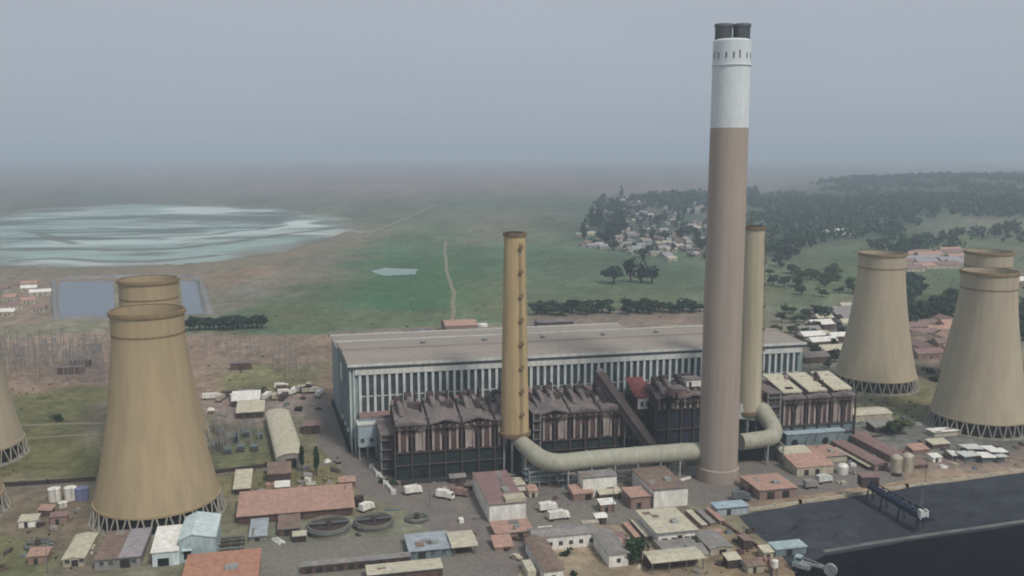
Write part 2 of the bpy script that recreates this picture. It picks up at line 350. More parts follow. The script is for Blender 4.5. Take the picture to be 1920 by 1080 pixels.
def wobble(P, amp, step, seed=0):                      # resample an outline and roughen it
    out = []
    n = len(P)
    for i in range(n):
        a, b = np.array(P[i]), np.array(P[(i + 1) % n]); L = np.linalg.norm(b - a); k = max(1, int(L / step))
        for j in range(k):
            q = a + (b - a) * j / k
            if j: q = q + amp * (np.array([float(fbm(np.array([q[0] / step / 3]), np.array([q[1] / step / 3]), 3, seed + s)[0]) for s in (0, 7)]) - .5) * 2
            out.append(tuple(q))
    return out
def sheet(name, px, mat, z=.03, amp=0.0, step=10.0, kind='structure'):
    P = [G(*p) for p in px]
    if amp: P = wobble(P, amp, step)
    b = MB(); b.add([(x, y, z) for x, y in P], [tuple(range(len(P)))])
    me = b.build(name, mat)
    if me.data.polygons[0].normal.z < 0: me.data.flip_normals()
    return struct(me, kind)
def ribbon(name, px, w, mat, z=.05):
    P = [np.array(G(*p)) for p in px]; L = []; Rr = []
    for i, p in enumerate(P):
        d = P[min(i + 1, len(P) - 1)] - P[max(i - 1, 0)]; d /= np.linalg.norm(d); nrm = np.array((-d[1], d[0])) * w / 2
        L.append(p + nrm); Rr.append(p - nrm)
    b = MB(); n = len(P); b.add([(*q, z) for q in L] + [(*q, z) for q in Rr], [(n + i, n + i + 1, i + 1, i) for i in range(n - 1)])
    o = b.build(name, mat)
    return struct(o)
def berm(name, px, w, h, mat, jitter=0.0):            # an earth bank along a line on the ground
    P = [np.array(G(*p)) for p in px]; Q = []
    for i in range(len(P) - 1):
        k = 6
        Q += [P[i] + (P[i + 1] - P[i]) * j / k for j in range(k)]
    Q.append(P[-1]); v = []
    for i, p in enumerate(Q):
        d = Q[min(i + 1, len(Q) - 1)] - Q[max(i - 1, 0)]; d /= np.linalg.norm(d); nn = np.array((-d[1], d[0]))
        ww = w * (1 + random.uniform(-.25, .25)); hh = h * (1 + random.uniform(-.2, .2)) * (0.05 if i in (0, len(Q) - 1) else 1)
        for o_, z in ((-ww / 2, -.3), (-ww / 8, hh), (ww / 8, hh), (ww / 2, -.3)): q = p + nn * o_; v.append((q[0], q[1], z))
    f = [(i * 4 + k, i * 4 + k + 1, i * 4 + k + 5, i * 4 + k + 4) for i in range(len(Q) - 1) for k in range(3)]
    b = MB(); b.add(v, f); o = b.build(name, mat); return struct(o)

# ------------------------------------------------------------------ ash lagoons and reservoirs at the back left
def ash_lagoon():
    out = poly_ground([(-90, 425), (60, 392), (250, 382), (500, 388), (650, 408), (676, 432), (570, 466), (410, 492), (200, 506), (20, 508), (-90, 492)])
    lo, hi = out.min(0) - 40, out.max(0) + 40; nx, ny = 230, 300
    ys = np.geomspace(lo[1], hi[1], ny); xs = np.linspace(lo[0], hi[0], nx); X, Y = [q.ravel() for q in np.meshgrid(xs, ys)]; P = np.stack([X, Y], 1)
    W = P + np.stack([fbm(X / 90, Y / 60, 4, 61) - .5, fbm(X / 90, Y / 60, 4, 62) - .5], 1) * np.array((150, 130))
    d = sdist(P + (W - P) * .7, out)
    s1 = fbm((X + .25 * Y) / 170, (Y - .22 * X) / 60, 5, 63); s2 = fbm((X + .2 * Y) / 120, (Y - .2 * X) / 22, 4, 64)
    v = .62 * s1 + .38 * s2
    near = np.clip((1750 - Y) / 650, 0, 1)
    stops = np.array((.30, .40, .46, .52, .58, .66, .8)); cols = np.array(((.10, .115, .105), (.14, .165, .155), (.24, .30, .285), (.36, .43, .41), (.27, .34, .335), (.44, .50, .485), (.56, .60, .58)))
    vv = v + .05 * near - .035
    col = np.stack([np.interp(vv, stops, cols[:, k]) for k in range(3)], 1)
    for px, c, a0 in (([(10, 500), (120, 482), (260, 494), (420, 480), (360, 494), (200, 502)], (.58, .62, .60), 1), ([(280, 392), (360, 388), (500, 396), (420, 402), (300, 399)], (.60, .63, .62), 1), ([(500, 420), (560, 413), (634, 411), (610, 422), (520, 428)], (.66, .68, .67), 1), ([(560, 438), (640, 430), (674, 433), (620, 444)], (.60, .60, .57), 1),
                      ([(90, 400), (190, 393), (190, 400), (110, 406)], (.42, .45, .45), 1), ([(300, 447), (480, 430), (560, 420), (500, 436), (330, 455)], (.54, .58, .57), .9), ([(40, 452), (160, 445), (330, 452), (160, 460)], (.52, .57, .56), .9), ([(60, 476), (330, 480), (520, 455), (560, 450), (430, 484), (200, 496), (60, 490)], (.36, .45, .43), .75),
                      ([(250, 404), (560, 404), (540, 413), (380, 418), (260, 414)], (.10, .125, .13), .9), ([(40, 464), (330, 466), (480, 446), (330, 472), (60, 470)], (.15, .17, .155), .7)):
        dd = np.clip(sdist(W, poly_ground(px)) / 26 + .5, 0, 1) * a0; dd = (dd * (.55 + .8 * s2)).clip(0, 1)[:, None]; col = col * (1 - dd) + np.array(c) * dd
    for ln in ([(20, 466), (120, 467), (220, 470), (330, 467), (420, 457), (500, 445), (610, 430)], [(80, 446), (170, 449), (260, 448), (400, 440), (470, 431), (530, 422)], [(170, 427), (240, 431), (310, 431), (420, 424)], [(30, 489), (110, 484), (200, 491), (290, 490), (400, 479)], [(60, 436), (130, 456)], [(250, 416), (400, 421), (520, 412), (600, 406)]):
        L_ = poly_ground(ln); dm = np.full(len(P), 1e9); Wq = P + (W - P) * .25
        for q0, q1 in zip(L_[:-1], L_[1:]):
            e_ = q1 - q0; tt = np.clip(((Wq - q0) @ e_) / (e_ @ e_), 0, 1); dm = np.minimum(dm, np.hypot(*(Wq - q0 - tt[:, None] * e_).T))
        k_ = np.clip(1.6 - dm / 9, 0, 1)[:, None] * .85; col = col * (1 - k_) + np.array((.135, .13, .105)) * k_
    e = np.clip(d / 60, 0, 1)[:, None]; col = np.array((.20, .175, .13)) * (1 - e) + col * e
    f = [(b * nx + a, b * nx + a + 1, (b + 1) * nx + a + 1, (b + 1) * nx + a) for b in range(ny - 1) for a in range(nx - 1)]
    f = [q for q in f if d[list(q)].min() > -4]
    me = bpy.data.meshes.new('ash_lagoon'); me.from_pydata(np.column_stack([P, .12 + 0 * X]).tolist(), [], f)
    at_ = me.color_attributes.new('cover', 'FLOAT_COLOR', 'POINT'); at_.data.foreach_set('color', np.column_stack([(col * (.90, .95, .91)).clip(.02, .8), 1 + 0 * X]).astype(np.float32).ravel())
    m = bpy.data.materials.new('wet_and_dry_ash'); m.use_nodes = True; n, l = m.node_tree.nodes, m.node_tree.links
    b = n['Principled BSDF']; b.inputs['Roughness'].default_value = .55; b.inputs['Specular IOR Level'].default_value = .2
    c = n.new('ShaderNodeVertexColor'); c.layer_name = 'cover'; l.new(c.outputs[0], b.inputs['Base Color']); me.materials.append(m)
    o = bpy.data.objects.new('ash_lagoon', me); COL.objects.link(o); struct(o)
ash_lagoon()
berm('ash_embankment', [(-60, 512), (60, 513), (150, 513), (240, 511), (330, 507), (410, 501), (480, 493), (540, 481), (590, 467), (635, 452), (664, 440)], 46, 6, M('brown_bank', (.23, .18, .13), (.17, .155, .11), .03))
sheet('reservoir', [(112, 528), (212, 526), (216, 596), (108, 596)], 'water', .05)
sheet('reservoir', [(338, 526), (368, 527), (384, 588), (345, 590)], 'water', .05)
mt['bank'] = M('pale_bank', (.26, .25, .23), (.20, .195, .18), .05)
for px in ([(100, 524), (104, 600)], [(104, 600), (222, 600)], [(374, 524), (392, 590)], [(100, 523), (340, 520), (376, 523)]):
    berm('reservoir_bank', px, 9, 3, 'bank')
sheet('field_pond', [(695, 508), (720, 502), (785, 505), (780, 514), (720, 517)], M('pond_water', (.28, .36, .33), (.24, .32, .3), .01, rough=.4), .05, 4, 14)

# tracks, roads, yards
ribbon('dirt_track', [(847, 600), (851, 585), (849, 566), (852, 550), (846, 535), (843, 525), (838, 512), (837, 495), (834, 470), (836, 452)], 3.6, 'track')
ribbon('dirt_track', [(676, 446), (706, 432), (738, 419), (768, 406), (790, 396), (815, 384)], 6, 'track')
ribbon('dirt_track', [(-20, 800), (110, 795), (230, 792)], 2.6, 'track')
ribbon('dirt_track', [(-20, 828), (110, 818), (220, 812)], 2.2, 'track')
ribbon('dirt_track', [(-20, 918), (110, 908), (200, 900)], 3.0, 'asphalt')
ribbon('dirt_track', [(400, 890), (500, 880), (640, 868)], 2.2, 'asphalt')
sheet('road', [(566, 760), (612, 752), (640, 800), (700, 860), (762, 912), (870, 915), (920, 960), (985, 985), (1010, 1010), (960, 1100), (880, 1100), (890, 1040), (790, 985), (760, 955), (680, 930), (655, 900), (600, 840)], 'asphalt', .05, .6, 4)
sheet('yard', [(462, 1020), (560, 1015), (760, 1000), (830, 1000), (900, 1045), (900, 1110), (440, 1110)], 'concrete_yard', .03, 1.0, 6)
sheet('yard', [(985, 960), (1180, 935), (1240, 970), (1190, 985), (1120, 985), (1000, 1000)], 'concrete_yard', .03, 1.0, 6)
sheet('yard', [(735, 905), (1330, 850), (1480, 830), (1640, 815), (1700, 900), (1380, 945), (1130, 960), (900, 960)], M('ashy_ground', (.225, .195, .17), (.17, .15, .135), .06, lo=.3, hi=.7, c3=(.27, .235, .20)), .015, 1.5, 6)
sheet('yard', [(690, 860), (1000, 800), (1480, 790), (1600, 770), (1600, 830), (1330, 870), (740, 910)], M('dark_ground', (.055, .052, .05), (.035, .035, .035), .1), .022, 1.0, 6)  # much darker ground sheet around the boiler houses and ducts
sheet('coal_yard', [(1385, 968), (1500, 945), (1700, 915), (1930, 884), (2300, 830), (2500, 1150), (1560, 1150), (1480, 1060)], 'coaldust', .05, 1.5, 6)
ribbon('coal_yard_road', [(1545, 1034), (1640, 1018), (1700, 1009), (1760, 1000), (1860, 986), (2000, 965)], 1.9, M('pale_yard_road', (.20, .20, .185), (.11, .115, .115), .15, dirt=.4, ds=.3), .10)

def coal_mound(px, hgt, seed, mat='coal'):
    P = np.array([G(*p) for p in px]); lo, hi = P.min(0), P.max(0); nx, ny = 90, 60
    xs, ys = np.linspace(lo[0], hi[0], nx), np.linspace(lo[1], hi[1], ny); X, Y = np.meshgrid(xs, ys); Q = np.stack([X.ravel(), Y.ravel()], 1)
    d = sdist(Q + np.stack([fbm(Q[:, 0] / 8, Q[:, 1] / 8, 3, seed + 40) - .5, fbm(Q[:, 0] / 8, Q[:, 1] / 8, 3, seed + 50) - .5], 1) * 14, P); z = np.clip(d / 8, 0, 1); z = z * z * (3 - 2 * z) * hgt * (.45 + .9 * fbm(Q[:, 0] / 14, Q[:, 1] / 9, 4, seed)) - .1
    z[d <= 0] = -.4
    f = [(j * nx + i, j * nx + i + 1, (j + 1) * nx + i + 1, (j + 1) * nx + i) for j in range(ny - 1) for i in range(nx - 1)]
    f = [q for q in f if d[list(q)].max() > -1]
    b = MB(); b.add(np.column_stack([Q, z]).tolist(), f); b.smooth = True
    return struct(b.build('coal_stockpile', mat), 'stuff')
sheet('coal_yard', [(1545, 1042), (1640, 1026), (1760, 1007), (1860, 993), (2000, 972), (2300, 1150), (1500, 1150), (1490, 1075)], 'coal', .09, .8, 5)
coal_mound([(1600, 1046), (1700, 1030), (1900, 1002), (2050, 985), (2200, 1130), (1580, 1130)], 3.2, 3)
coal_mound([(1430, 1010), (1500, 972), (1590, 962), (1640, 985), (1600, 1012), (1500, 1036)], 2.0, 5, 'coaldust')
coal_mound([(1700, 950), (1880, 920), (2100, 890), (2100, 945), (1900, 962), (1760, 985)], 2.0, 8, 'coaldust')

# ------------------------------------------------------------------ cooling towers
TOWER_H = 75.0
PROF = [(21.6, 6.8), (19.9, 14), (18.0, 23), (16.4, 32), (15.0, 41), (13.8, 50), (12.9, 58), (12.35, 64), (12.2, 69), (12.5, TOWER_H)]
def cooling_tower(px, label, mat, scale=1.0):
    t = thing('cooling_tower', label, 'cooling tower', (*G(*px), 0), 0, 'concrete cooling towers')
    zs = np.linspace(PROF[0][1], PROF[-1][1], 28); rr = np.interp(zs, [z for r, z in PROF], [r for r, z in PROF])
    for _ in range(2): rr[1:-1] = (rr[:-2] + 2 * rr[1:-1] + rr[2:]) / 4
    prof = [(r, z) for r, z in zip(rr, zs)]
    MB().lathe(prof + [(r - .5, z) for r, z in reversed(prof)] + [prof[0]], 64).build('shell', mat, t)
    MB().lathe([(12.4, TOWER_H - 1.3), (12.95, TOWER_H - 1.2), (12.95, TOWER_H - .2), (12.7, TOWER_H + .2), (12.0, TOWER_H + .2)], 64).build('rim', 'tower_rim', t)
    MB().lathe([(r_, z_) for r_, z_ in ((12.2, 66.8), (12.46, 66.8), (12.46, 67.4), (12.2, 67.4))], 64).build('ring_beam', 'tower_rim', t)
    MB().lathe([(21.2, 6.3), (21.9, 6.3), (21.9, 7.1), (21.2, 7.1)], 64).build('ring_beam', mat, t)
    MB().lathe([(23.5, -.2), (23.5, .5), (23.1, .5), (23.1, .2), (0.02, .2)], 64).build('basin', 'leg', t)
    MB().lathe([(20.3, .15), (20.3, 7.0), (.02, 7.0)], 48).build('shade_drum', 'black', t)  # black drum put in to paint the dark inside behind the legs
    n = 30; b = MB()
    w = math.pi / n * .92
    for s in (-1, 1):
        b.beam((22.9 * math.cos(s * w), 22.9 * math.sin(s * w), .2), (21.6 * math.cos(s * .02), 21.6 * math.sin(s * .02), 6.5), .44)
    l0 = b.build('leg', 'leg', t)
    for k in range(1, n): part(t, l0, rotation_euler=(0, 0, 2 * math.pi * k / n))
    return t
cooling_tower((298, 962), 'ochre cooling tower standing nearest on the left, a white shed at its foot', 'tower')
cooling_tower((296, 833), 'cooling tower almost hidden behind the nearest ochre one, only its rim showing', 'tower')
cooling_tower((-58, 858), 'cooling tower cut by the left edge, beyond the dry grass strips', 'tower_grey')
cooling_tower((-118, 968), 'cooling tower at the lower left corner, only some legs in the picture', 'tower')
cooling_tower((1640, 722), 'grey cooling tower nearest the turbine hall, standing right of its end', 'tower_grey')
cooling_tower((1834, 798), 'cooling tower nearest on the right, with dark leg ring above the sheds', 'tower_grey')
cooling_tower((1836, 716), 'cooling tower hidden behind the right one, only its rim seen above', 'tower_grey')

# ------------------------------------------------------------------ chimneys
TX, TY = G(1345, 897)
t = thing('chimney', 'tall concrete chimney with white painted top and two dark flues', 'chimney', (TX, TY, 0), 0)
def cr(z): return 7.75 - .75 * z / 172
zs = np.linspace(0, 139, 14)
MB().lathe([(cr(z), z) for z in zs], 48).build('shaft', 'chimney', t)
MB().lathe([(cr(z), z) for z in np.linspace(139, 171, 6)] + [(cr(171) - .6, 171.6), (.02, 171.6)], 48).build('painted_top', 'white_band', t)
for k in range(16):
    a = 2 * math.pi * (k + .5) / 16 + (.07 if k % 3 else 0)
    r = cr(166)
    b = MB(); b.box(-.1, .06, -.3, .3, 0, 2.2 if k % 4 else 2.9)
    o = b.build('vent', 'steel', t); o.location = (r * math.cos(a), r * math.sin(a), 164.4); o.rotation_euler = (0, 0, a)
MB().lathe([(cr(162) + .02, 161.8), (cr(162) + .45, 161.95), (cr(162) + .45, 162.1), (cr(162) + .02, 162.2)], 48).build('platform', 'white_band', t)
for s in (-1, 1):
    b = MB(); b.lathe([(3.15, 171), (3.15, 177.2), (2.75, 177.2), (2.75, 172)], 28, s * 3.4, 0); f = b.build('flue', 'flue', t)
    c = MB(); c.lathe([(3.16, 176.3), (3.42, 176.3), (3.42, 177.3), (3.0, 177.3)], 28, s * 3.4, 0); c.build('collar', 'steel', f)
MB().lathe([(cr(0) + .5, -.2), (cr(0) + .5, 5.2), (cr(5), 5.6)], 40).build('plinth', 'chimney', t)
def small_chimney(px, label, mat, lad_ang, zb):
    X, Y = G(*px); t = thing('chimney', label, 'chimney', (X, Y, 0), 0)
    r = lambda z: 5.85 - 1.6 * (z - 15) / 83
    MB().lathe([(.02, zb), (r(zb), zb)] + [(r(z), z) for z in np.linspace(zb, 98, 12)] + [(r(98) - .5, 98), (r(98) - .5, 90), (.02, 90)], 40).build('shaft', mat, t)
    MB().lathe([(r(97), 97), (r(98) + .45, 97.1), (r(98) + .45, 98.6), (r(98) - .5, 98.6)], 40).build('rim', 'ochre_dark', t)
    MB().lathe([(r(zb) - .2, zb - 1.2), (r(zb) + .8, zb - 1.2), (r(zb) + .8, zb + .3), (r(zb), zb + .6)], 40).build('base_ring', 'ochre_dark', t)
    a = lad_ang
    b = MB(); rad = lambda z, e: ((r(z) + e) * math.cos(a), (r(z) + e) * math.sin(a), z)
    for s in (-.4, .4):
        p, q = rad(zb, .35), rad(95, .35)
        b.beam((p[0] - s * math.sin(a), p[1] + s * math.cos(a), p[2]), (q[0] - s * math.sin(a), q[1] + s * math.cos(a), q[2]), .14)
    b.build('ladder', 'ochre_dark', t)
    for z in np.arange(zb + 8, 94, 9.6):
        b = MB(); b.box(-.1, 1.1, -.85, .85, 0, .3); b.box(.95, 1.1, -.85, .85, .3, 1.6)
        o = b.build('landing', 'ochre_dark', t); o.location = rad(z, 0); o.rotation_euler = (0, 0, a)
    for k in range(6):
        an = 2 * math.pi * k / 6 + .3
        MB().tube([(4.6 * math.cos(an), 4.6 * math.sin(an), 0), (4.4 * math.cos(an), 4.4 * math.sin(an), zb - 1)], .5, 10).build('leg', 'steel_light', t)
    return t
small_chimney((965, 884), 'slim ochre chimney with a dark ladder, standing at the left duct end', 'ochre', R(-62), 17.0)
small_chimney((1399, 838), 'slim pale chimney partly hidden behind the tall chimney', 'pale_stack', R(-20), 17.0)

# ------------------------------------------------------------------ flue gas ducts
def at(px, z): return (*G(*px, z), z)
S1 = (*G(965, 884), 0); S2 = (*G(1399, 838), 0)
dz = 10.5
c1 = at((1030, 868), dz); c2 = at((1300, 842), dz)
t = thing('flue_duct', 'thick cream duct running from the ochre chimney to the tall chimney', 'duct')
tip = (TX - 6.5, TY + 1.5, dz + .6)
path = [(S1[0] + .5, S1[1] - 1.5, 15.2), (S1[0] + 3.0, S1[1] - 5, 13.6)] + bez(tuple(np.array((S1[0] + 3.0, S1[1] - 5, 13.6)) * .4 + np.array((c1[0] - 1.5, c1[1] - 1, dz)) * .6), (c1[0] - 1.0, c1[1] - 1.6, dz), (c1[0] + 6.5, c1[1] + .5, dz), 8) + [tuple(np.array(c1) * (1 - f_) + np.array(tip) * f_) for f_ in (.3, .5, .7, .88)]
MB().tube(path + [tip], [2.6, 3.2] + [3.6] * (len(path) - 2) + [3.4], 24).build('pipe', 'duct', t)
for i, f_ in enumerate((.24, .4, .56, .72, .86)):
    p = np.array(c1) * (1 - f_) + np.array(tip) * f_
    o = MB().tube([p - np.array((.25, 0, 0)), p + np.array((.25, 0, 0))], 3.8, 24).build('flange', 'duct_grey', t)
for f_ in (.12, .27, .42, .57, .72, .85):
    p = np.array(c1) * (1 - f_) + np.array(tip) * f_
    b = MB()
    for s in (-1, 1):
        b.beam((p[0], p[1] + s * 3, 0), (p[0], p[1] + s * 3, dz - 2.2), .55); b.beam((p[0], p[1] + s * 3, .3), (p[0], p[1] - s * 3, dz - 3), .25)
    b.beam((p[0], p[1] - 3.3, dz - 3.0), (p[0], p[1] + 3.3, dz - 3.0), .7)
    b.build('trestle', 'steel_light', t)
b = MB()
for k in range(26):
    f_ = .05 + .8 * k / 25; p = np.array(c1) * (1 - f_) + np.array(tip) * f_
    b.beam((p[0], p[1] - 1.2, 3.4), (p[0], p[1] - 1.2, 7.0), .35)
b.beam((*(np.array(c1) * .95 + np.array(tip) * .05)[:2] - np.array((0, 1.2)), 3.4), (*(np.array(c1) * .15 + np.array(tip) * .85)[:2] - np.array((0, 1.2)), 3.4), .4)
b.build('walkway', 'steel', t)

d1 = at((1449, 821), dz); t = thing('flue_duct', 'cream duct leaving the tall chimney and bending up to the pale chimney', 'duct')
st = np.array((*G(1388, 829, dz), dz))
up = np.array((S2[0] + 5.6, S2[1] - 3, 17.4))
e1 = np.array(d1)
path = [tuple(st), tuple(st * .5 + e1 * .5)] + bez(tuple(st * .25 + e1 * .75), tuple(e1 + np.array((2.5, .5, 0))), tuple(e1 + np.array((1.0, 6, 4.0))), 8) + [tuple(e1 * .35 + up * .65 + np.array((1.2, 0, 0))), tuple(up)]
MB().tube(path, [3.5] * 3 + [3.6] * (len(path) - 5) + [3.8, 4.0], 24).build('pipe', 'duct', t)
b = MB(); b.hexa([(S2[0] - 5.2, S2[1] - 5.5, 14.6), (S2[0] + 10.2, S2[1] - 5.5, 13.0), (S2[0] + 10.2, S2[1] + 5, 13.0), (S2[0] - 5.2, S2[1] + 5, 14.6)],
                 [(S2[0] - 4.5, S2[1] - 4.5, 21.0), (S2[0] + 7.2, S2[1] - 4.5, 21.0), (S2[0] + 7.2, S2[1] + 4, 21.0), (S2[0] - 4.5, S2[1] + 4, 21.0)]); b.build('collector_box', 'duct_grey', t)
for x in (TX + 10, d1[0] - 3, d1[0] + 4):
    f_ = (x - st[0]) / (e1[0] - st[0]); y = st[1] + (e1[1] - st[1]) * min(f_, 1.1)
    b = MB()
    for s in (-1, 1): b.beam((x, y + s * 3, 0), (x, y + s * 3, dz - 2.2), .55); b.beam((x, y + s * 3, .3), (x, y - s * 3, dz - 3), .25)
    b.beam((x, y - 3.3, dz - 3), (x, y + 3.3, dz - 3), .7); b.beam((x, y - 3.3, 4), (x, y + 3.3, 4), .4)
    b.build('trestle', 'steel_light', t)
b = MB(); b.box(TX + 11.5, d1[0] + 2, e1[1] + 1, e1[1] + 7, 0, 6.5)
tag(b.build('fan_house', 'greenwall'), 'dark blue-green fan house under the right duct', 'fan house')

# tangle of pipes and platforms under the left duct corner
t = thing('pipe_rack', 'grey steel pipe rack under the bend of the left duct', 'pipe rack', (*G(1030, 912), 0), PA)
b = MB()
for x in (-8, -4, 0, 4, 8):
    for y in (0, 5): b.beam((x, y, 0), (x, y, 6.5), .35)
b.build('posts', 'steel_light', t)
b = MB()
for z in (2.2, 4.4, 6.4):
    for y in (0, 5): b.beam((-8.4, y, z), (8.4, y, z), .35)
    for x in (-8, -4, 0, 4, 8): b.beam((x, 0, z), (x, 5, z), .3)
b.build('beams', 'steel_light', t)
for y, z, r in ((1, 2.8, .45), (2.4, 2.8, .35), (1.4, 5, .5), (3.4, 5, .35), (2.6, 6.9, .4)):
    MB().tube([(-9.5, y, z), (9.5, y, z)], r, 10).build('pipe', 'tealwall', t)

# ------------------------------------------------------------------ turbine hall
HX, HY_ = G(660, 848)
HD, HH = 49.0, H_at(650, 688, HY_)
HW = 150.0
while to_px(HX + HW * math.cos(PA), HY_ + HW * math.sin(PA), HH)[0] < 1505: HW += .25
t = thing('turbine_hall', 'long teal-grey turbine hall with flat roof and pale pilasters', 'power station hall', (HX, HY_, 0), PA)
MB().box(0, HW, 0, HD, 0, HH).build('wall', 'hall_wall', t)
b = MB(); b.extx([(-1.2, HH + .004), (-1.2, HH + .9), (HD * .5, HH + 2.2), (HD + 1, HH + .9), (HD + 1, HH + .004)], -1.0, HW + 1); r_ = b.build('roof', 'hall_roof', t)
MB().box(-.9, HW + .9, HD * .5 - 1.4, HD * .5 + 1.4, HH + 2.0, HH + 3.0).build('ridge_vent', 'hall_roof', r_)
for x in (38, 68, 97, 128, 156, 185):
    MB().lathe([(1.1, HH + .5), (1.1, HH + 2.6), (1.5, HH + 2.7), (1.5, HH + 3.3), (.02, HH + 3.6)], 14, x, HD * .5 + 9).build('roof_vent', 'steel_light', r_)
MB().box(-1.15, HW + 1.15, -1.55, -1.2, HH + .1, HH + 1.25).build('gutter', 'fascia', t)
MB().box(-1.1, HW + 1.1, HD + 1.0, HD + 1.4, HH + .1, HH + 1.3).build('parapet', 'fascia', t)
MB().box(2.0, HW - 1.0, -1.3, -.004, HH - 3.6, HH - 1.3).build('fascia', 'fascia', t)
MB().box(-.9, HW + .9, -1.25, -.004, HH - 1.25, HH + .09).build('dark_gap_strip', 'glass', t)  # dark gap between fascia and gutter, put in as a dark strip
MB().box(.1, HW - .1, -.25, -.003, 0, 6).build('plinth', 'greenwall', t)
NW = 66; stp = (HW - 6) / NW
w0 = MB().box(0, stp - 1.15, -.12, -.004, 14, HH - 3.9).build('window', 'glass', t); w0.location = (3.6 + 1.1, 0, 0)
s0 = MB().box(-.12, stp - 1.03, -.3, -.1, 24.6, 25.0); s0 = s0.build('transom', 'fin', w0)
f0 = MB().box(0, 1.1, -1.0, -.003, 13, HH - 3.7).build('pilaster', 'fin', t); f0.location = (3.6, 0, 0)
for k in range(1, NW):
    w = part(t, w0, location=(3.6 + 1.1 + stp * k, 0, 0)); part(w, s0)
    part(t, f0, location=(3.6 + stp * k, 0, 0))
for x in (0.0, 1.6): MB().box(x - .35, x + .35, -.6, .5, 0, HH - .2).build('corner_post', 'fin', t)
MB().box(3, 62, -7.5, -.3, 17.2, 18.0).build('lower_roof', 'pink_roof', t)
MB().box(3, 62, -7.2, -.3, 6.0, 17.2).build('annex', 'hall_wall', t)
for k in range(9):
    y = 4 + k * 4.5
    MB().box(-.35, -.004, y, y + .9, 7, HH - 2).build('side_rib', 'hall_wall', t)
for y in (9, 20, 31):
    w = MB().box(-.4, -.004, y, y + 5, 1, 6.5).build('shutter_door', 'bluewall', t)
    MB().box(-.7, -.004, y - .5, y + 5.5, 6.5, 7).build('lintel', 'fin', w)
MB().box(-1.5, -.31, 0, HD + 33, 0, 2.2).build('dado', 'black', t)
MB().box(-.5, -.004, 33.5, 37.5, 24, 32).build('stair_window', 'white', t)
MB().box(-.3, HW - 60, HD + 1.5, HD + 34, 0, 35).build('rear_annex', 'hall_wall', t)
MB().box(-.8, HW - 59.6, HD + 1.45, HD + 34.5, 35, 35.7).build('rear_annex_roof', 'hall_roof', t)
MB().box(-.9, HW - 59.5, HD + 34.5, HD + 34.9, 35, 36.2).build('parapet', 'fascia', t)
done = set()
for o in [c for c in t.children] + [g for c in t.children for g in c.children]:   # the hall's ends are not quite square to its front
    if o.data.name in done: continue
    done.add(o.data.name)
    for v in o.data.vertices: v.co.x -= .06 * v.co.y

# light blue switch house on columns at the hall corner
X, Y = G(688, 862)
t = thing('switch_house', 'pale blue box on stilts at the left corner of the hall', 'switch house', (X, Y, 0), PA)
MB().box(-3.4, 4.4, 0, 7, 6.2, 15.2).build('wall', 'lightblue', t); MB().box(-3.8, 4.8, -.4, 7.4, 15.2, 15.8).build('roof', 'fascia', t)
MB().box(-3.5, 4.5, -.6, 7, 5.7, 6.2).build('floor', 'steel_light', t)
for x in (-3, .5, 4):
    for y in (.3, 6.5): MB().beam((x, y, 0), (x, y, 5.7), .5).build('leg', 'steel_light', t)
for x in (-2.4, 1.4): MB().box(x, x + 1.6, -.08, -.003, 7.6, 9.4).build('window', 'glass', t)

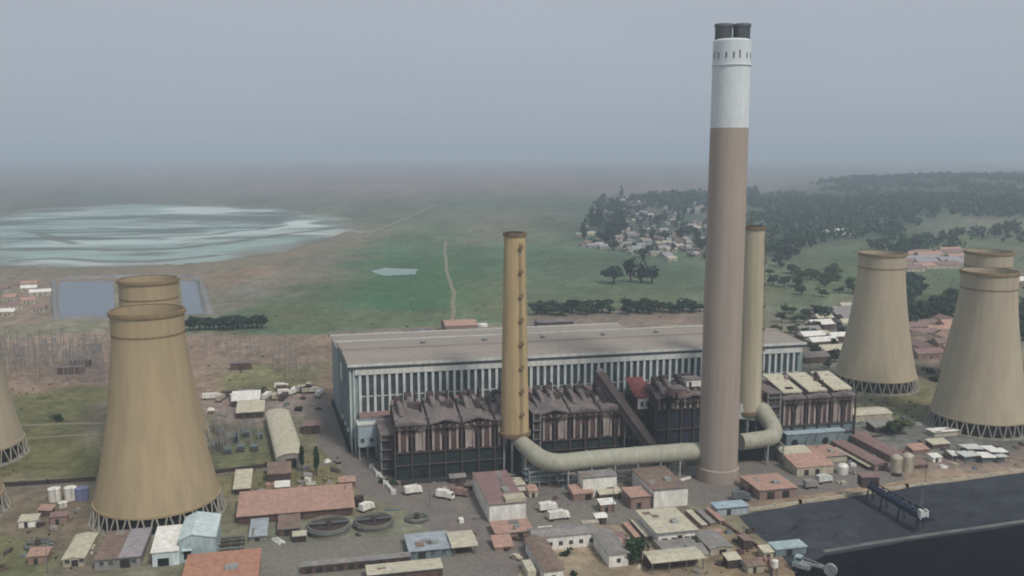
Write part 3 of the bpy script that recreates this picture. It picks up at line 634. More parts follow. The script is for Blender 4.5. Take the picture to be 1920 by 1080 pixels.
# ------------------------------------------------------------------ boiler and precipitator blocks
def boiler_block(px, w, d, bays, label, lower, h_low, h_bay, roofmat, fans=True, panel=('panel', 'panel_brown'), slab=None, lowmat2=None):
    X, Y = G(*px); t = thing('boiler_house', label, 'boiler house', (X, Y, 0), PA)
    bw = w / bays; h1, h2 = h_low, h_low + h_bay
    lowb = MB().box(0, w, 1.0, d, 0, h1).build('lower_wall', lower, t)
    MB().box(.5, w - .5, 2.4, d, h1, h2).build('core', 'panel_dark_shade', t)
    for k in range(bays + 1):
        x = k * bw
        b = MB(); b.beam((x, .4, 0), (x, .4, h2 - 1), .55, .7); b.build('column', 'rust', t)
    b = MB(); b.box(-.4, w + .4, .1, .8, h1 - .5, h1); b.box(-.4, w + .4, .1, .8, h1 * .5, h1 * .5 + .35); b.build('girder', 'rust', t)
    for k in range(bays):
        x0 = k * bw; gap = bw * .14
        b = MB(); b.hexa([(x0 + gap * 1.9, 1.0, h1 + .2), (x0 + bw - gap * 1.9, 1.0, h1 + .2), (x0 + bw - gap * 1.9, 2.6, h1 + .2), (x0 + gap * 1.9, 2.6, h1 + .2)],
                         [(x0 + gap, .6, h2 - 2.4), (x0 + bw - gap, .6, h2 - 2.4), (x0 + bw - gap, 2.6, h2 - 2.4), (x0 + gap, 2.6, h2 - 2.4)])
        pn = b.build('hopper_panel', panel[1] if k % 3 != 1 else panel[0], t)
        b = MB()
        for xx in (x0 + gap * 1.5, x0 + bw - gap * 1.5 - .9): b.box(xx, xx + .9, .35, 1.1, h1 + .1, h2 - 2.0)
        b.build('rib', 'panel', pn)
        b = MB(); xm = x0 + bw
        if k % 2 == 0 and k < bays - 1:
            b.beam((xm, .2, h1), (xm, .2, h1 + h_bay * .45), 1.1, .7); b.beam((xm, .2, h1 + h_bay * .4), (xm - bw * .5, .2, h2 - .6), 1.0, .7); b.beam((xm, .2, h1 + h_bay * .4), (xm + bw * .5, .2, h2 - .6), 1.0, .7)
            b.build('flue_fork', 'panel_dark_shade', t)
    units = max(1, bays // 2)
    uw = w / units
    for u in range(units):
        x0, x1 = u * uw + .3, (u + 1) * uw - .6
        xm = (x0 + x1) / 2
        b = MB(); j = random.uniform(-.5, .5)
        b.hexa([(x0, -.5, h2 - 1.6), (xm, -.9, h2 - .2 + j), (x1, -.5, h2 - 1.6), (x1, d * .62, h2 + 2.0), (xm, d * .6, h2 + 4.2 + j), (x0, d * .62, h2 + 2.0)],
               [(x0, -.5, h2 - .9), (xm, -.9, h2 + .6 + j), (x1, -.5, h2 - .9), (x1, d * .62, h2 + 2.7), (xm, d * .6, h2 + 5 + j), (x0, d * .62, h2 + 2.7)])
        rf = b.build('roof', roofmat, t)
        if slab:
            b = MB(); b.hexa([(x0 + .5, .5, h2 + 1.2), (x1 - 1.5, .5, h2 + 1.2), (x1 - 1.5, d * .8, h2 + 4.6), (x0 + .5, d * .8, h2 + 4.6)], [(x0 + .5, .5, h2 + 1.9), (x1 - 1.5, .5, h2 + 1.9), (x1 - 1.5, d * .8, h2 + 5.3), (x0 + .5, d * .8, h2 + 5.3)])
            b.build('roof_sheet', slab, rf)
        MB().box(x0 + .5, x1 - .3, d * .62, d, h2, h2 + 1.6 + random.uniform(0, 1.2)).build('rear_roof', 'pink_roof' if u % 2 == 0 else roofmat, t)
        if fans:
            for s in (.2, .55):
                x = x0 + (x1 - x0) * s + random.uniform(-.5, .5); y = d * random.uniform(.45, .75); z = h2 + 4.2
                f = MB().tube([(x - 1.4, y, z + 1), (x + 1.4, y, z + 1)], 1.9, 16).build('fan_housing', 'panel_dark_shade', t)
                MB().tube(bez((x + .2, y - 1.0, z + .4), (x + .6, y - 5, z + .6), (x + 1.0, y - 8.5, z - 3.6), 6), 1.15, 12).build('duct_elbow', roofmat, f)
            x = x0 + (x1 - x0) * .82
            MB().tube([(x, d * .8, h2), (x, d * .8, h2 + 6.5)], .55, 10).build('vent_pipe', 'rust', t)
            o = MB().box(x - 4, x + 1.0, d * .36, d * .5, h2 + 2.2, h2 + 4.4).build('plant_room', 'rust', t)
    for k in range(bays + 2):                          # odd ducts, hoods and stacks on the roofs
        x = random.uniform(1, w - 3); y = random.uniform(.1, .55) * d; z = h2 + 1.0 + 4 * y / d; q = random.random()
        if q < .4: MB().beam((x, y, z), (x + random.uniform(-2, 3), y + random.uniform(3, 7), z + random.uniform(.5, 3)), random.uniform(.8, 1.7)).build('roof_duct', random.choice((roofmat, 'panel_dark_shade', 'pink_roof', 'rust')), t)
        elif q < .7: MB().box(x, x + random.uniform(1.5, 3.4), y, y + random.uniform(1.5, 3), z - 1, z + random.uniform(.8, 2.2)).build('hood', random.choice(('panel_dark_shade', 'rust', 'steel', roofmat)), t)
        else: MB().tube([(x, y, z - 1), (x, y, z + random.uniform(2, 4.5))], random.uniform(.3, .6), 10).build('vent_pipe', random.choice(('panel_dark_shade', 'rust')), t)
    b = MB(); b.box(-.2, w + .2, -1.0, -.2, h2 - 3.0, h2 - 2.8)
    for k in range(bays * 2 + 1): b.beam((k * bw / 2, -.95, h2 - 2.8), (k * bw / 2, -.95, h2 - 1.8), .12)
    b.beam((0, -.95, h2 - 1.8), (w, -.95, h2 - 1.8), .12); b.build('gallery', 'rust', t)
    for k in range(3):
        x = w * (.18 + .3 * k); MB().box(x, x + 2.6, .85, .997, 0, 3.4).build('door', 'black', t)
    return t
boiler_block((742, 902), 54, 27, 8, 'rusty boiler house with dark green base, left of the ochre chimney', 'greenwall', 11.5, 12.5, 'ash_roof')
boiler_block((1012, 868), 40, 27, 6, 'rusty boiler house with pale hoppers between ochre chimney and conveyor', 'greenwall', 9.5, 13.0, 'ash_roof')
boiler_block((1228, 848), 24, 15, 4, 'dark boiler house with blue-green walls behind the tall chimney', 'bluewall', 19.0, 6.0, 'ash_roof', lowmat2='greenwall')
boiler_block((1462, 838), 37, 25, 6, 'boiler house at the right end with pale sloping roof sheets', 'tealwall', 9.5, 13.5, 'ash_roof', fans=False, slab='creamroof')
# side wing (left end) of the first block and the dark stair tower of the last one
for px, w_, d_, h_, m_, lb in (((716, 893), 5.5, 22, 17, 'rust', 'rusty stair tower at the left end of the first boiler house'), ((1436, 842), 6.0, 20, 25, 'rust', 'rusty stair tower between pale chimney and the right boiler house'),
                               ((1000, 872), 3.0, 24, 22, 'panel_dark_shade', 'dark lift shaft beside the ochre chimney')):
    X, Y = G(*px); t = thing('stair_tower', lb, 'stair tower', (X, Y, 0), PA)
    b = MB(); b.box(.3, w_ - .3, .3, d_, 0, h_); b.build('wall', m_, t)
    b = MB()
    for x in (0, w_):
        for y in (0, d_ * .5, d_): b.beam((x, y, 0), (x, y, h_ + 1), .45)
    b.build('frame', 'steel_light', t)
    MB().box(-.4, w_ + .4, -.5, d_ + .4, h_ + .004, h_ + .6).build('roof', 'ash_roof', t)
    for k in range(int(h_ // 4)): MB().box(-.3, w_ + .3, -1.0, .28, 3 + 4 * k, 3.3 + 4 * k).build('landing', 'steel', t)
# teal facing panels with round openings at the right block's foot
X, Y = G(1466, 846); t = thing('fan_bay', 'pale teal panelled bay with dark round openings below the right boiler house', 'fan bay', (X, Y, 0), PA)
MB().box(2, 30, 0, 4, 0, 7.2).build('wall', 'tealwall', t); MB().box(1.6, 30.4, -.4, 4, 7.2, 7.7).build('roof', 'lightblue', t)
for x in (6, 21): MB().tube([(x, -.25, 3.4), (x, .1, 3.4)], 1.5, 16).build('opening', 'black', t)
for x in (10, 14, 25): MB().beam((x, -.15, 0), (x + 3, -.15, 7), .3).build('brace', 'steel', t)

# red roofed bunker house and its inclined conveyor
X, Y = G(1189, 836); t = thing('bunker_house', 'red roofed bunker house with white front beside the conveyor', 'bunker house', (X, Y, 0), PA)
bh = H_at(1189, 746, Y)
MB().box(0, 7.6, 0, 13, 0, bh).build('wall', 'rust', t); MB().box(1.2, 7.7, -.5, -.004, bh - 5.2, bh - .3).build('white_front', 'white', t)
b = MB(); b.hexa([(-.2, -1, bh), (8, -1, bh), (8, 13, bh + 5.5), (-.2, 13, bh + 5.5)], [(-.2, -1, bh + .6), (8, -1, bh + .6), (8, 13, bh + 6.1), (-.2, 13, bh + 6.1)]); b.build('roof', 'redroof', t)
for x in (2.4, 5): MB().box(x, x + 1.4, -.62, -.5, bh - 4, bh - 1.8).build('window', 'glass', t)
p = np.array((*G(1122, 700, 35.0), 35.0)); q = np.array((*G(1240, 862, 2.0), 2.0))
p = p + np.array((0, -1.0, 0))
t = thing('conveyor_gallery', 'grey inclined conveyor gallery descending from the hall to the duct', 'conveyor', tuple(q * (1, 1, 0)), 0)
L = lambda v: tuple(np.array(v) - q * (1, 1, 0))
MB().beam(L(p), L(q), 4.6, 3.6).build('gallery', 'rust', t)
upv = np.array((0, 0, 2.0)); MB().beam(L(p + upv), L(q + upv), 5.4, .5).build('roof', 'conveyor', t)
for f_ in (.25, .5, .75):
    m_ = p * (1 - f_) + q * f_; b = MB()
    for s in (-2, 2): b.beam(L((m_[0] + s, m_[1], 0)), L((m_[0] + s, m_[1], m_[2] - 1.8)), .5)
    b.beam(L((m_[0] - 2, m_[1], m_[2] * .5)), L((m_[0] + 2, m_[1], m_[2] * .5)), .35); b.build('trestle', 'steel', t)
# red and pale sheds on the boiler roofs by the tall chimney
for px, z, w_, d_, h_, m_, lb in (((1262, 742), 27, 6, 7, 3.2, 'pink_roof', 'small dusty pink plant room on the dark boiler house roof'), ((1288, 722), 29, 7, 6, 3.0, 'white', 'small white plant room beside the tall chimney shaft')):
    X, Y = G(*px, z); t = thing('plant_room', lb, 'plant room', (X, Y, z - .9), PA)
    MB().box(0, w_, 0, d_, 0, h_).build('wall', m_, t); MB().box(-.3, w_ + .3, -.3, d_ + .3, h_, h_ + .4).build('roof', 'ash_roof', t)
    MB().box(1, 2.2, -.06, -.003, .1, 2.2).build('door', 'door', t)

# ------------------------------------------------------------------ ordinary buildings
def place(Ax, Ay, Bx, ytop, yback, ang=PA):
    X, Y = G(Ax, Ay); h = H_at(Ax, ytop, Y)
    lo, hi = 0.5, 400.0
    for _ in range(50):
        w = (lo + hi) / 2
        if to_px(X + w * math.cos(ang), Y + w * math.sin(ang))[0] < Bx: lo = w
        else: hi = w
    lo2, hi2 = .5, 300.0
    for _ in range(50):
        d = (lo2 + hi2) / 2
        if to_px(X - d * math.sin(ang), Y + d * math.cos(ang), h)[1] > yback: lo2 = d
        else: hi2 = d
    return X, Y, w, d, h
FOOT = [(TX - 9, TY - 9, 18, 18, 0), (*(np.array(G(298, 962)) - 26), 52, 52, 0), (*(np.array(G(-118, 968)) - 26), 52, 52, 0), (*G(742, 902), 54, 30, PA), (*G(1012, 868), 40, 30, PA), (*G(1030, 914), 10, 8, PA), (*G(1740, 1004), 1, 1, 0)]
def house(name, label, cat, spec, wall, roof, kind='flat', front=(), ang=PA, group=None, over=.3, pitch=.18, minh=0):
    X, Y, w, d, h = place(*spec, ang); h = max(h, minh); FOOT.append((X, Y, w, d, ang))
    t = thing(name, label, cat, (X, Y, 0), ang, group)
    if kind == 'flat':
        MB().box(0, w, 0, d, 0, h).build('wall', wall, t)
        b = MB(); b.box(-over, w + over, -over, d + over, h, h + .35); r = b.build('roof', roof, t)
        for _ in range(int(min(4, w * d / 40))):
            pw, pd = random.uniform(1.2, w * .3), random.uniform(1.2, d * .35); px_, py_ = random.uniform(0, w - pw), random.uniform(0, d - pd)
            MB().box(px_, px_ + pw, py_, py_ + pd, h + .354, h + .39 + random.uniform(0, .03)).build('roof_patch', random.choice((roof, roof, 'greyroof', 'brownroof', 'ash_roof')), r)
        MB().box(-over, w + over, -over - .16, -over - .004, h + .12, h + .32).build('gutter', 'steel', r)
        if w > 8 and d > 8:
            MB().box(w * .55, w * .72, d * .3, d * .42, h + .35, h + 1.3).build('roof_unit', 'steel_light', r)
    elif kind == 'mono':                               # slopes down to the front
        hb = h + d * pitch
        MB().extx([(0, 0), (0, h), (d, hb), (d, 0)], 0, w).build('wall', wall, t)
        MB().extx([(-over, h - over * pitch), (-over, h + .3), (d + over, hb + .3 + over * pitch), (d + over, hb + over * pitch)], -over, w + over).build('roof', roof, t)
    elif kind == 'gable_y':                            # ridge runs front to back
        hr = h + w * .5 * max(pitch, .12)
        MB().extr([(0, 0), (0, h), (w / 2, hr), (w, h), (w, 0)], 0, d).build('wall', wall, t)
        e = over; k = (hr - h) / (w / 2)
        MB().extr([(-e, h - e * k), (-e, h - e * k + .3), (w / 2, hr + .3), (w + e, h - e * k + .3), (w + e, h - e * k), (w / 2, hr)], -over, d + over).build('roof', roof, t)
    elif kind == 'gable_x':                            # ridge runs left to right
        hr = h + d * .5 * max(pitch, .12)
        MB().extx([(0, 0), (0, h), (d / 2, hr), (d, h), (d, 0)], 0, w).build('wall', wall, t)
        e = over; k = (hr - h) / (d / 2)
        MB().extx([(-e, h - e * k), (-e, h - e * k + .3), (d / 2, hr + .3), (d + e, h - e * k + .3), (d + e, h - e * k), (d / 2, hr)], -over, w + over).build('roof', roof, t)
    elif kind == 'barrel':
        pr = [(w / 2 - w / 2 * math.cos(a), h * .72 + h * .42 * math.sin(a)) for a in np.linspace(0, math.pi, 13)]
        MB().extr([(0, 0)] + pr + [(w, 0)], 0, d).build('wall', wall, t)
        po = [(w / 2 + (x - w / 2) * 1.04, z + .02) for x, z in pr] ; pi_ = [(x, z + .3) for x, z in po]
        b = MB(); b.extr(po + pi_[::-1], -.4, d + .4); b.build('roof', roof, t)
    elif kind == 'canopy':
        b = MB(); b.extx([(-over, h - .1), (-over, h + .25), (d * .5, h + .7), (d + over, h + .25), (d + over, h - .1), (d * .5, h + .3)], -over, w + over); b.build('roof', roof, t)
        n = max(2, int(w // 5) + 1)
        for i in range(n):
            for y in (.2, d - .2): MB().beam((.3 + (w - .6) * i / (n - 1), y, 0), (.3 + (w - .6) * i / (n - 1), y, h - .1), .3).build('post', 'steel', t)
        MB().box(.2, w - .2, d * .55, d - .4, 0, h - .5).build('shade_block', wall, t)  # dark block standing in for the shade under the canopy roof
    for it in front:
        if it[0] == 'door':
            x = w * it[1]; dr = MB().box(x, x + it[2], -.08, -.003, .02, min(it[3], h - .3)).build('door', 'door', t)
            MB().box(x - .15, x + it[2] + .15, -.16, -.003, min(it[3], h - .3) + .004, min(it[3], h - .3) + .2).build('lintel', wall, dr)
        else:
            x = w * it[1]; z = h * it[2]; g = MB().box(x, x + it[3], -.07, -.003, z, z + it[4]).build('window', 'glass', t)
            MB().box(x - .12, x + it[3] + .12, -.22, -.003, z - .2, z - .004).build('sill', wall, g)
    return t, w, d, h
D = lambda x, w=1.6, h=2.4: ('door', x, w, h)
Wn = lambda x, z=.45, w=1.4, h=1.2: ('window', x, z, w, h)

t, w, d, h = house('workshop', 'long workshop with dusty pink roof and blank white front', 'workshop', (918, 982, 986, 948, 888), 'white', 'pink_roof', 'flat', (), over=.25)
MB().box(w * .45, w + .2, 0.2, 5.5, h + .36, h + 1.7).build('roof_cabin', 'cream', t)
house('workshop', 'small white block with grey roof under the left duct', 'workshop', (1093, 934, 1156, 897, 886), 'white', 'greyroof', 'flat', (D(.7, 3, 3.5),))
house('workshop', 'workshop with pinkish brown roof and white front near the tall chimney', 'workshop', (1226, 953, 1289, 920, 880), 'white', 'brownroof', 'flat', ())
house('shed', 'small pink shed beside the white fronted workshop by the tall chimney', 'shed', (1183, 955, 1220, 934, 916), 'pinkwall', 'salmonroof', 'flat', (D(.3),))
house('shed', 'low pink shed at the foot of the small white block', 'shed', (1075, 940, 1112, 927, 916), 'pinkwall', 'salmonroof', 'mono', (D(.6, 2.5),))
house('shed', 'low dark lean-to right of the small white block', 'shed', (1125, 938, 1165, 928, 920), 'panel_brown', 'creamroof', 'mono', (D(.4, 3),))
house('shed', 'light roofed shed tucked behind the dusty pink workshop', 'shed', (958, 922, 985, 912, 898), 'white', 'creamroof', 'flat', ())
house('shed', 'pink roofed store in front of the dusty pink workshop', 'shed', (930, 1014, 1000, 1002, 980), 'pinkwall', 'salmonroof', 'flat', (D(.2), D(.6)))
house('shed', 'narrow pink lean-to at the corner of the pink store', 'shed', (928, 1034, 962, 1027, 1012), 'pinkwall', 'salmonroof', 'mono', ())
# courtyard building
def courtyard():
    t = thing('office_block', 'U-shaped tan roofed office around a green courtyard', 'office building', (*G(1000, 1085), 0), PA)
    inv = (math.cos(PA), math.sin(PA)); O = np.array(G(1000, 1085))
    def loc(p): v = np.array(p) - O; return v[0] * inv[0] + v[1] * inv[1], -v[0] * inv[1] + v[1] * inv[0]
    for spec, rm, kd in (((1020, 1096, 1056, 1074, 1014), 'brownroof', 'y'), ((1142, 1064, 1178, 1048, 1006), 'greyroof', 'y'), ((1003, 1034, 1118, 1016, 1000), 'greyroof', 'x')):
        X, Y, w, d, h = place(*spec); h = 4.2; x, y = loc((X, Y))
        if kd == 'x': h = 4.6
        wl_ = MB().box(x, x + w, y, y + d, 0, h).build('wing', 'white', t)
        e = .5
        if kd == 'y': MB().extr([(x - e, h), (x - e, h + .25), (x + w / 2, h + 1.3), (x + w + e, h + .25), (x + w + e, h)], y - e, y + d + e).build('roof', rm, wl_)
        else: MB().extx([(y - e, h), (y - e, h + .25), (y + d / 2, h + 1.2), (y + d + e, h + .25), (y + d + e, h)], x - e - .4, x + w + e).build('roof', rm, wl_)
        n = int(w // 3.5)
        for i in range(n):
            xx = x + (i + .5) * w / n - .7; MB().box(xx, xx + 1.4, y - .06, y - .003, 1.3, 2.7).build('window', 'glass', wl_)
        if kd == 'y':
            for i in range(int(d // 5)): MB().box(x + w + .003, x + w + .06, y + 2 + 5 * i, y + 4 + 5 * i, 1.3, 2.7).build('window', 'glass', wl_)
courtyard()
house('office_block', 'two storey office with flat cream roof, largest among the yard sheds', 'office building', (1234, 1024, 1303, 1000, 960), 'white', 'creamroof', 'flat', (Wn(.1, .2, 2, 1.6), Wn(.35, .2, 2, 1.6), ('door', .52, 1.8, 3.2), Wn(.7, .2, 2, 1.6), Wn(.88, .2, 1.6, 1.6)), over=.9)
house('annex', 'low grey roofed annex in front of the two storey office', 'annex', (1242, 1040, 1308, 1031, 1013), 'cream', 'greyroof', 'flat', (D(.3), Wn(.6)))
house('shelter', 'long cream vehicle shelter with dark open front, below the office', 'shelter', (1222, 1078, 1320, 1056, 1036), 'panel_brown', 'creamroof', 'canopy')
house('shed', 'long narrow cream shed, inner of two left of the office', 'shed', (1210, 1014, 1221, 1007, 976), 'brownroof', 'creamroof', 'flat', (), over=.15)
house('shed', 'long narrow tan shed, outer of two left of the office', 'shed', (1194, 1018, 1204, 1012, 981), 'brownroof', 'salmonroof', 'flat', (), over=.15)
for i, (x, lb) in enumerate(((1316, 'long narrow shed just right of the two storey office'), (1332, 'middle long narrow shed right of the two storey office'), (1350, 'long narrow shed nearest the coal yard, right of the office'))):
    house('shed', lb, 'shed', (x, 992 - i * 4, x + 10, 986 - i * 4, 958 - i * 2), 'pinkwall', ('creamroof', 'greyroof', 'salmonroof')[i], 'flat', (), over=.15)
house('store', 'tan store with dusty roof between the office and the coal yard', 'store', (1332, 1042, 1374, 1030, 1000), 'cream', 'greyroof', 'gable_y', (D(.4, 2.4),))
house('store', 'small shed with grey roof behind the tan store', 'store', (1300, 1050, 1328, 1042, 1028), 'cream', 'greyroof', 'mono', ())
house('pump_house', 'low light blue slab roofed pump house at the coal yard corner', 'pump house', (1345, 968, 1403, 955, 944), 'blueroof', 'lightblue', 'flat', (D(.3),))
house('carport', 'square cream carport on dark posts beside the blue roof', 'carport', (850, 1044, 893, 1026, 1000), 'panel_dark_shade', 'creamroof', 'canopy', over=.6)
house('store', 'store with light blue roof at the end of the long dark shed', 'store', (768, 1050, 848, 1036, 1004), 'tealwall', 'blueroof', 'flat', (D(.2, 2.4), Wn(.5), Wn(.75)))
t, w, d, h = house('storage_bay', 'long low dark walled shed running along the concrete yard', 'shed', (566, 1078, 770, 1064, 1056), 'panel_brown', 'greyroof', 'flat', (), over=.2)
for k in range(10): MB().box(w * (.03 + .097 * k), w * (.03 + .097 * k) + 2.0, -.07, -.003, .3, h - .6).build('bay_door', 'door', t)
house('store', 'dusty low building cut by the bottom edge, cream roofed', 'store', (690, 1098, 830, 1080, 1062), 'panel_brown', 'creamroof', 'flat', ())
house('warehouse', 'long low warehouse with salmon roof beside the nearest cooling tower', 'warehouse', (448, 984, 662, 968, 932), 'panel_brown', 'salmonroof', 'mono', (), pitch=.08, over=.8)
house('shed', 'square cream roofed shed behind the salmon warehouse', 'shed', (440, 928, 468, 917, 890), 'panel_dark_shade', 'creamroof', 'mono', (), pitch=.1, over=.6)
house('shed', 'tiny white hut right behind the salmon warehouse', 'shed', (576, 920, 591, 911, 905), 'white', 'cream', 'flat', (D(.4, 1),))
house('shed', 'brown rusty lean-to below the barrel roofed warehouse', 'shed', (503, 905, 545, 890, 876), 'rust', 'brownroof', 'mono', ())
house('warehouse', 'warehouse with pale barrel roof beside the transformer yard', 'warehouse', (519, 880, 571, 856, 772), 'greyroof', 'creamroof', 'barrel', (D(.35, 4, 4),), ang=R(18.5))
house('shed', 'long cream roofed shed beside the lorry park', 'shed', (445, 786, 494, 774, 762), 'panel_dark_shade', 'creamroof', 'mono', (), over=.6)
house('shed', 'white roofed shed behind the lorry park', 'shed', (436, 764, 486, 752, 742), 'panel_dark_shade', 'white', 'mono', (), over=.6)
house('shed', 'purplish brown hut by the road left of the hall', 'shed', (568, 815, 600, 800, 790), 'rust', 'pink_roof', 'flat', (D(.5),))
house('store', 'small cream building near the lower left corner', 'store', (118, 1064, 159, 1050, 1004), 'cream', 'creamroof', 'gable_y', (D(.4, 2), Wn(.1), Wn(.75)))
house('shed', 'tiny white kiosk beside the small cream building', 'kiosk', (160, 1040, 174, 1032, 1024), 'white', 'creamroof', 'flat', (D(.3, 1),))
t, w, d, h = house('workshop', 'brown and lavender roofed workshop below the nearest cooling tower', 'workshop', (178, 1070, 264, 1052, 998), 'greyroof', 'brownroof', 'flat', (Wn(.1), Wn(.3), D(.55, 3, 3), Wn(.8)))
MB().box(w * .52, w + .32, -.32, d + .32, h + .36, h + .46).build('roof_sheet', 'lavroof', t)
# white and teal plant with two volumes
X, Y, w, d, h = place(338, 1056, 406, 1014, 972)
t = thing('pump_station', 'white and pale teal shed in two heights at the cooling tower foot', 'pump station', (X, Y, 0), PA)
MB().extr([(0, 0), (0, h), (w * .35, h + 1.7), (w, h + .2), (w, 0)], 0, d).build('tall_wall', 'tealfront', t)
MB().extr([(-.3, h), (-.3, h + .35), (w * .35, h + 2.1), (w + .3, h + .5), (w + .3, h + .15), (w * .35, h + 1.75)], -.4, d + .4).build('tall_roof', 'whiteteal', t)
MB().extx([(-1.0, 0), (-1.0, h * .62), (d * .75, h * .92), (d * .75, 0)], -8.2, -.004).build('low_wall', 'whiteteal', t)
MB().extx([(-1.4, h * .62), (-1.4, h * .62 + .3), (d * .78, h * .92 + .3), (d * .78, h * .92)], -8.6, -.05).build('low_roof', 'white', t)
o = MB().box(1.2, 3.4, -.1, -.003, 1.2, 4.2).build('door', 'black', t); MB().box(.8, 3.8, -1.0, -.003, 4.25, 4.6).build('door_hood', 'whiteteal', o)
MB().box(-6.6, -3.2, -1.1, -1.003, .1, 2.6).build('shutter_door', 'black', t)
house('warehouse', 'flat salmon orange roofed warehouse cut by the bottom edge', 'warehouse', (340, 1120, 484, 1096, 1042), 'pinkwall', 'orangeroof', 'flat', ())
house('store', 'light blue roofed store right of the white and teal shed', 'store', (468, 1016, 500, 1008, 970), 'greyroof', 'blueroof', 'flat', (D(.3),))
house('store', 'tan roofed store between the salmon warehouse and the tanks', 'store', (522, 1006, 562, 994, 956), 'panel_brown', 'brownroof', 'flat', (D(.3),))
house('shed', 'tiny cream roofed hut left of the round tanks', 'shed', (550, 1018, 574, 1007, 998), 'panel_dark_shade', 'creamroof', 'flat', ())
# right of the tall chimney
house('shed', 'pinkish shed with flat roof right of the tall chimney base', 'shed', (1424, 938, 1494, 921, 894), 'pinkwall', 'salmonroof', 'flat', (D(.2, 3, 3), D(.6, 3, 3)))
house('shed', 'tan shed behind the pinkish one, right of the fan house', 'shed', (1474, 872, 1526, 858, 846), 'cream', 'creamroof', 'mono', (D(.7, 2.5),))
house('shed', 'orange tinted shed with cream front, right of the fan bay', 'shed', (1494, 893, 1562, 878, 862), 'cream', 'salmonroof', 'mono', (D(.2, 2), D(.5, 2)))
house('shed', 'long tan shed running towards the long pink sheds', 'shed', (1540, 868, 1588, 858, 838), 'cream', 'salmonroof', 'flat', ())
house('shed', 'long dusty pink shed, left of the pair by the white silos', 'shed', (1640, 884, 1664, 872, 816), 'pinkwall', 'pink_roof', 'gable_y', (D(.3, 2.5),))
house('shed', 'long dusty pink shed, right of the pair by the white silos', 'shed', (1672, 868, 1700, 857, 812), 'pinkwall', 'pink_roof', 'gable_y', (D(.3, 2.5),))
house('shed', 'narrow wall-like shed with cream roof left of the long pink sheds', 'shed', (1628, 882, 1638, 876, 840), 'panel_dark_shade', 'creamroof', 'flat', (), over=.2)
house('shed', 'brown low shed right of the white silos', 'shed', (1712, 880, 1740, 873, 866), 'panel_brown', 'brownroof', 'mono', ())
house('shed', 'cream roofed long shed on the grass below the right towers', 'shed', (1602, 792, 1672, 780, 768), 'cream', 'creamroof', 'gable_x', ())
house('shed', 'grey shed with dark front beside the bushes near the right towers', 'shed', (1640, 812, 1690, 802, 794), 'panel_dark_shade', 'greyroof', 'mono', ())
house('shed', 'white flat roofed shed at the foot of the nearest right tower', 'shed', (1752, 820, 1802, 812, 805), 'cream', 'white', 'flat', ())
house('shed', 'small cream shed on the bare strip below the right tower', 'shed', (1748, 842, 1780, 834, 828), 'panel_brown', 'creamroof', 'mono', ())
house('shed', 'small pink shed at the edge of the bare strip, left of the white canopies', 'shed', (1712, 852, 1742, 845, 838), 'pinkwall', 'salmonroof', 'mono', ())
# cluster of white canopies at the right
X, Y = G(1850, 868)
t = thing('canopy_shed', 'cluster of ragged white canopies on the coal yard verge at right', 'canopy', (X, Y, 0), PA)
for i, (x, y, w_, d_, h_) in enumerate(((-10, 1, 8, 6, 3.2), (-3, -1, 7, 5, 2.6), (-5, 6, 9, 6, 4.0), (3.5, 2, 6, 7, 3.4), (4, -2, 5, 3.5, 2.4), (9, 3, 4, 4, 3.0), (-13, 5, 4, 4, 2.6))):
    b = MB(); hh = [h_ + random.uniform(-.5, .5) for _ in range(4)]
    lo = [(x, y, hh[0]), (x + w_, y, hh[1]), (x + w_, y + d_, hh[2] + .5), (x, y + d_, hh[3] + .5)]; b.hexa(lo, [(p_[0], p_[1], p_[2] + .25) for p_ in lo]); cp = b.build('canopy', 'white' if i % 2 else 'fascia', t)
    b = MB()
    for p_ in lo: b.beam((p_[0] * .98, p_[1], 0), (p_[0] * .98, p_[1], p_[2]), .2)
    b.build('posts', 'steel', cp); MB().box(x + .8, x + w_ - .8, y + 1.2, y + d_ - .5, 0, h_ - .8).build('stack', 'steel', cp)

# tanks
def tank(px, rpx, hm, label, mat, dome=False, cat='tank'):
    X, Y = G(*px); r = rpx * Y / math.cos(PITCH) / FPX * 1.02; FOOT.append((X - r, Y - r, 2 * r, 2 * r, 0))
    t = thing('storage_tank', label, cat, (X, Y, 0))
    MB().lathe([(r, -.1), (r, hm)], 28).build('shell', mat, t)
    if dome: MB().lathe([(r + .1, hm), (r + .1, hm + .2), (r * .85, hm + r * .35), (r * .5, hm + r * .6), (.02, hm + r * .68)], 28).build('roof', mat, t)
    else: MB().lathe([(r + .12, hm - .1), (r + .12, hm + .15), (.02, hm + .5)], 28).build('roof', mat, t)
    b = MB(); a = R(-60)
    for s in (-.3, .3): b.beam(((r + .2) * math.cos(a) + s, (r + .2) * math.sin(a), 0), ((r + .2) * math.cos(a) + s, (r + .2) * math.sin(a), hm + .8), .1)
    b.build('ladder', 'steel', t)
    return t
tank((103, 938), 11, 4.6, 'white tank, leftmost of the three left of the near cooling tower', 'white', cat='tank')
tank((133, 936), 11, 4.6, 'white tank in the middle of the three left of the cooling tower', 'white')
tank((155, 936), 12, 4.4, 'bluish tank right beside the two white ones', 'bluetank')
tank((118, 950), 8, 1.6, 'short white tank in front of the three taller ones', 'white')
tank((1680, 886), 11, 6.0, 'domed cream silo, left of the pair beside the long pink sheds', 'cream', True, 'silo')
tank((1701, 884), 11, 6.4, 'domed cream silo, right of the pair near the brown low shed', 'cream', True, 'silo')
tank((1580, 888), 10, 3.0, 'squat white tank in front of the orange tinted shed', 'white', True)
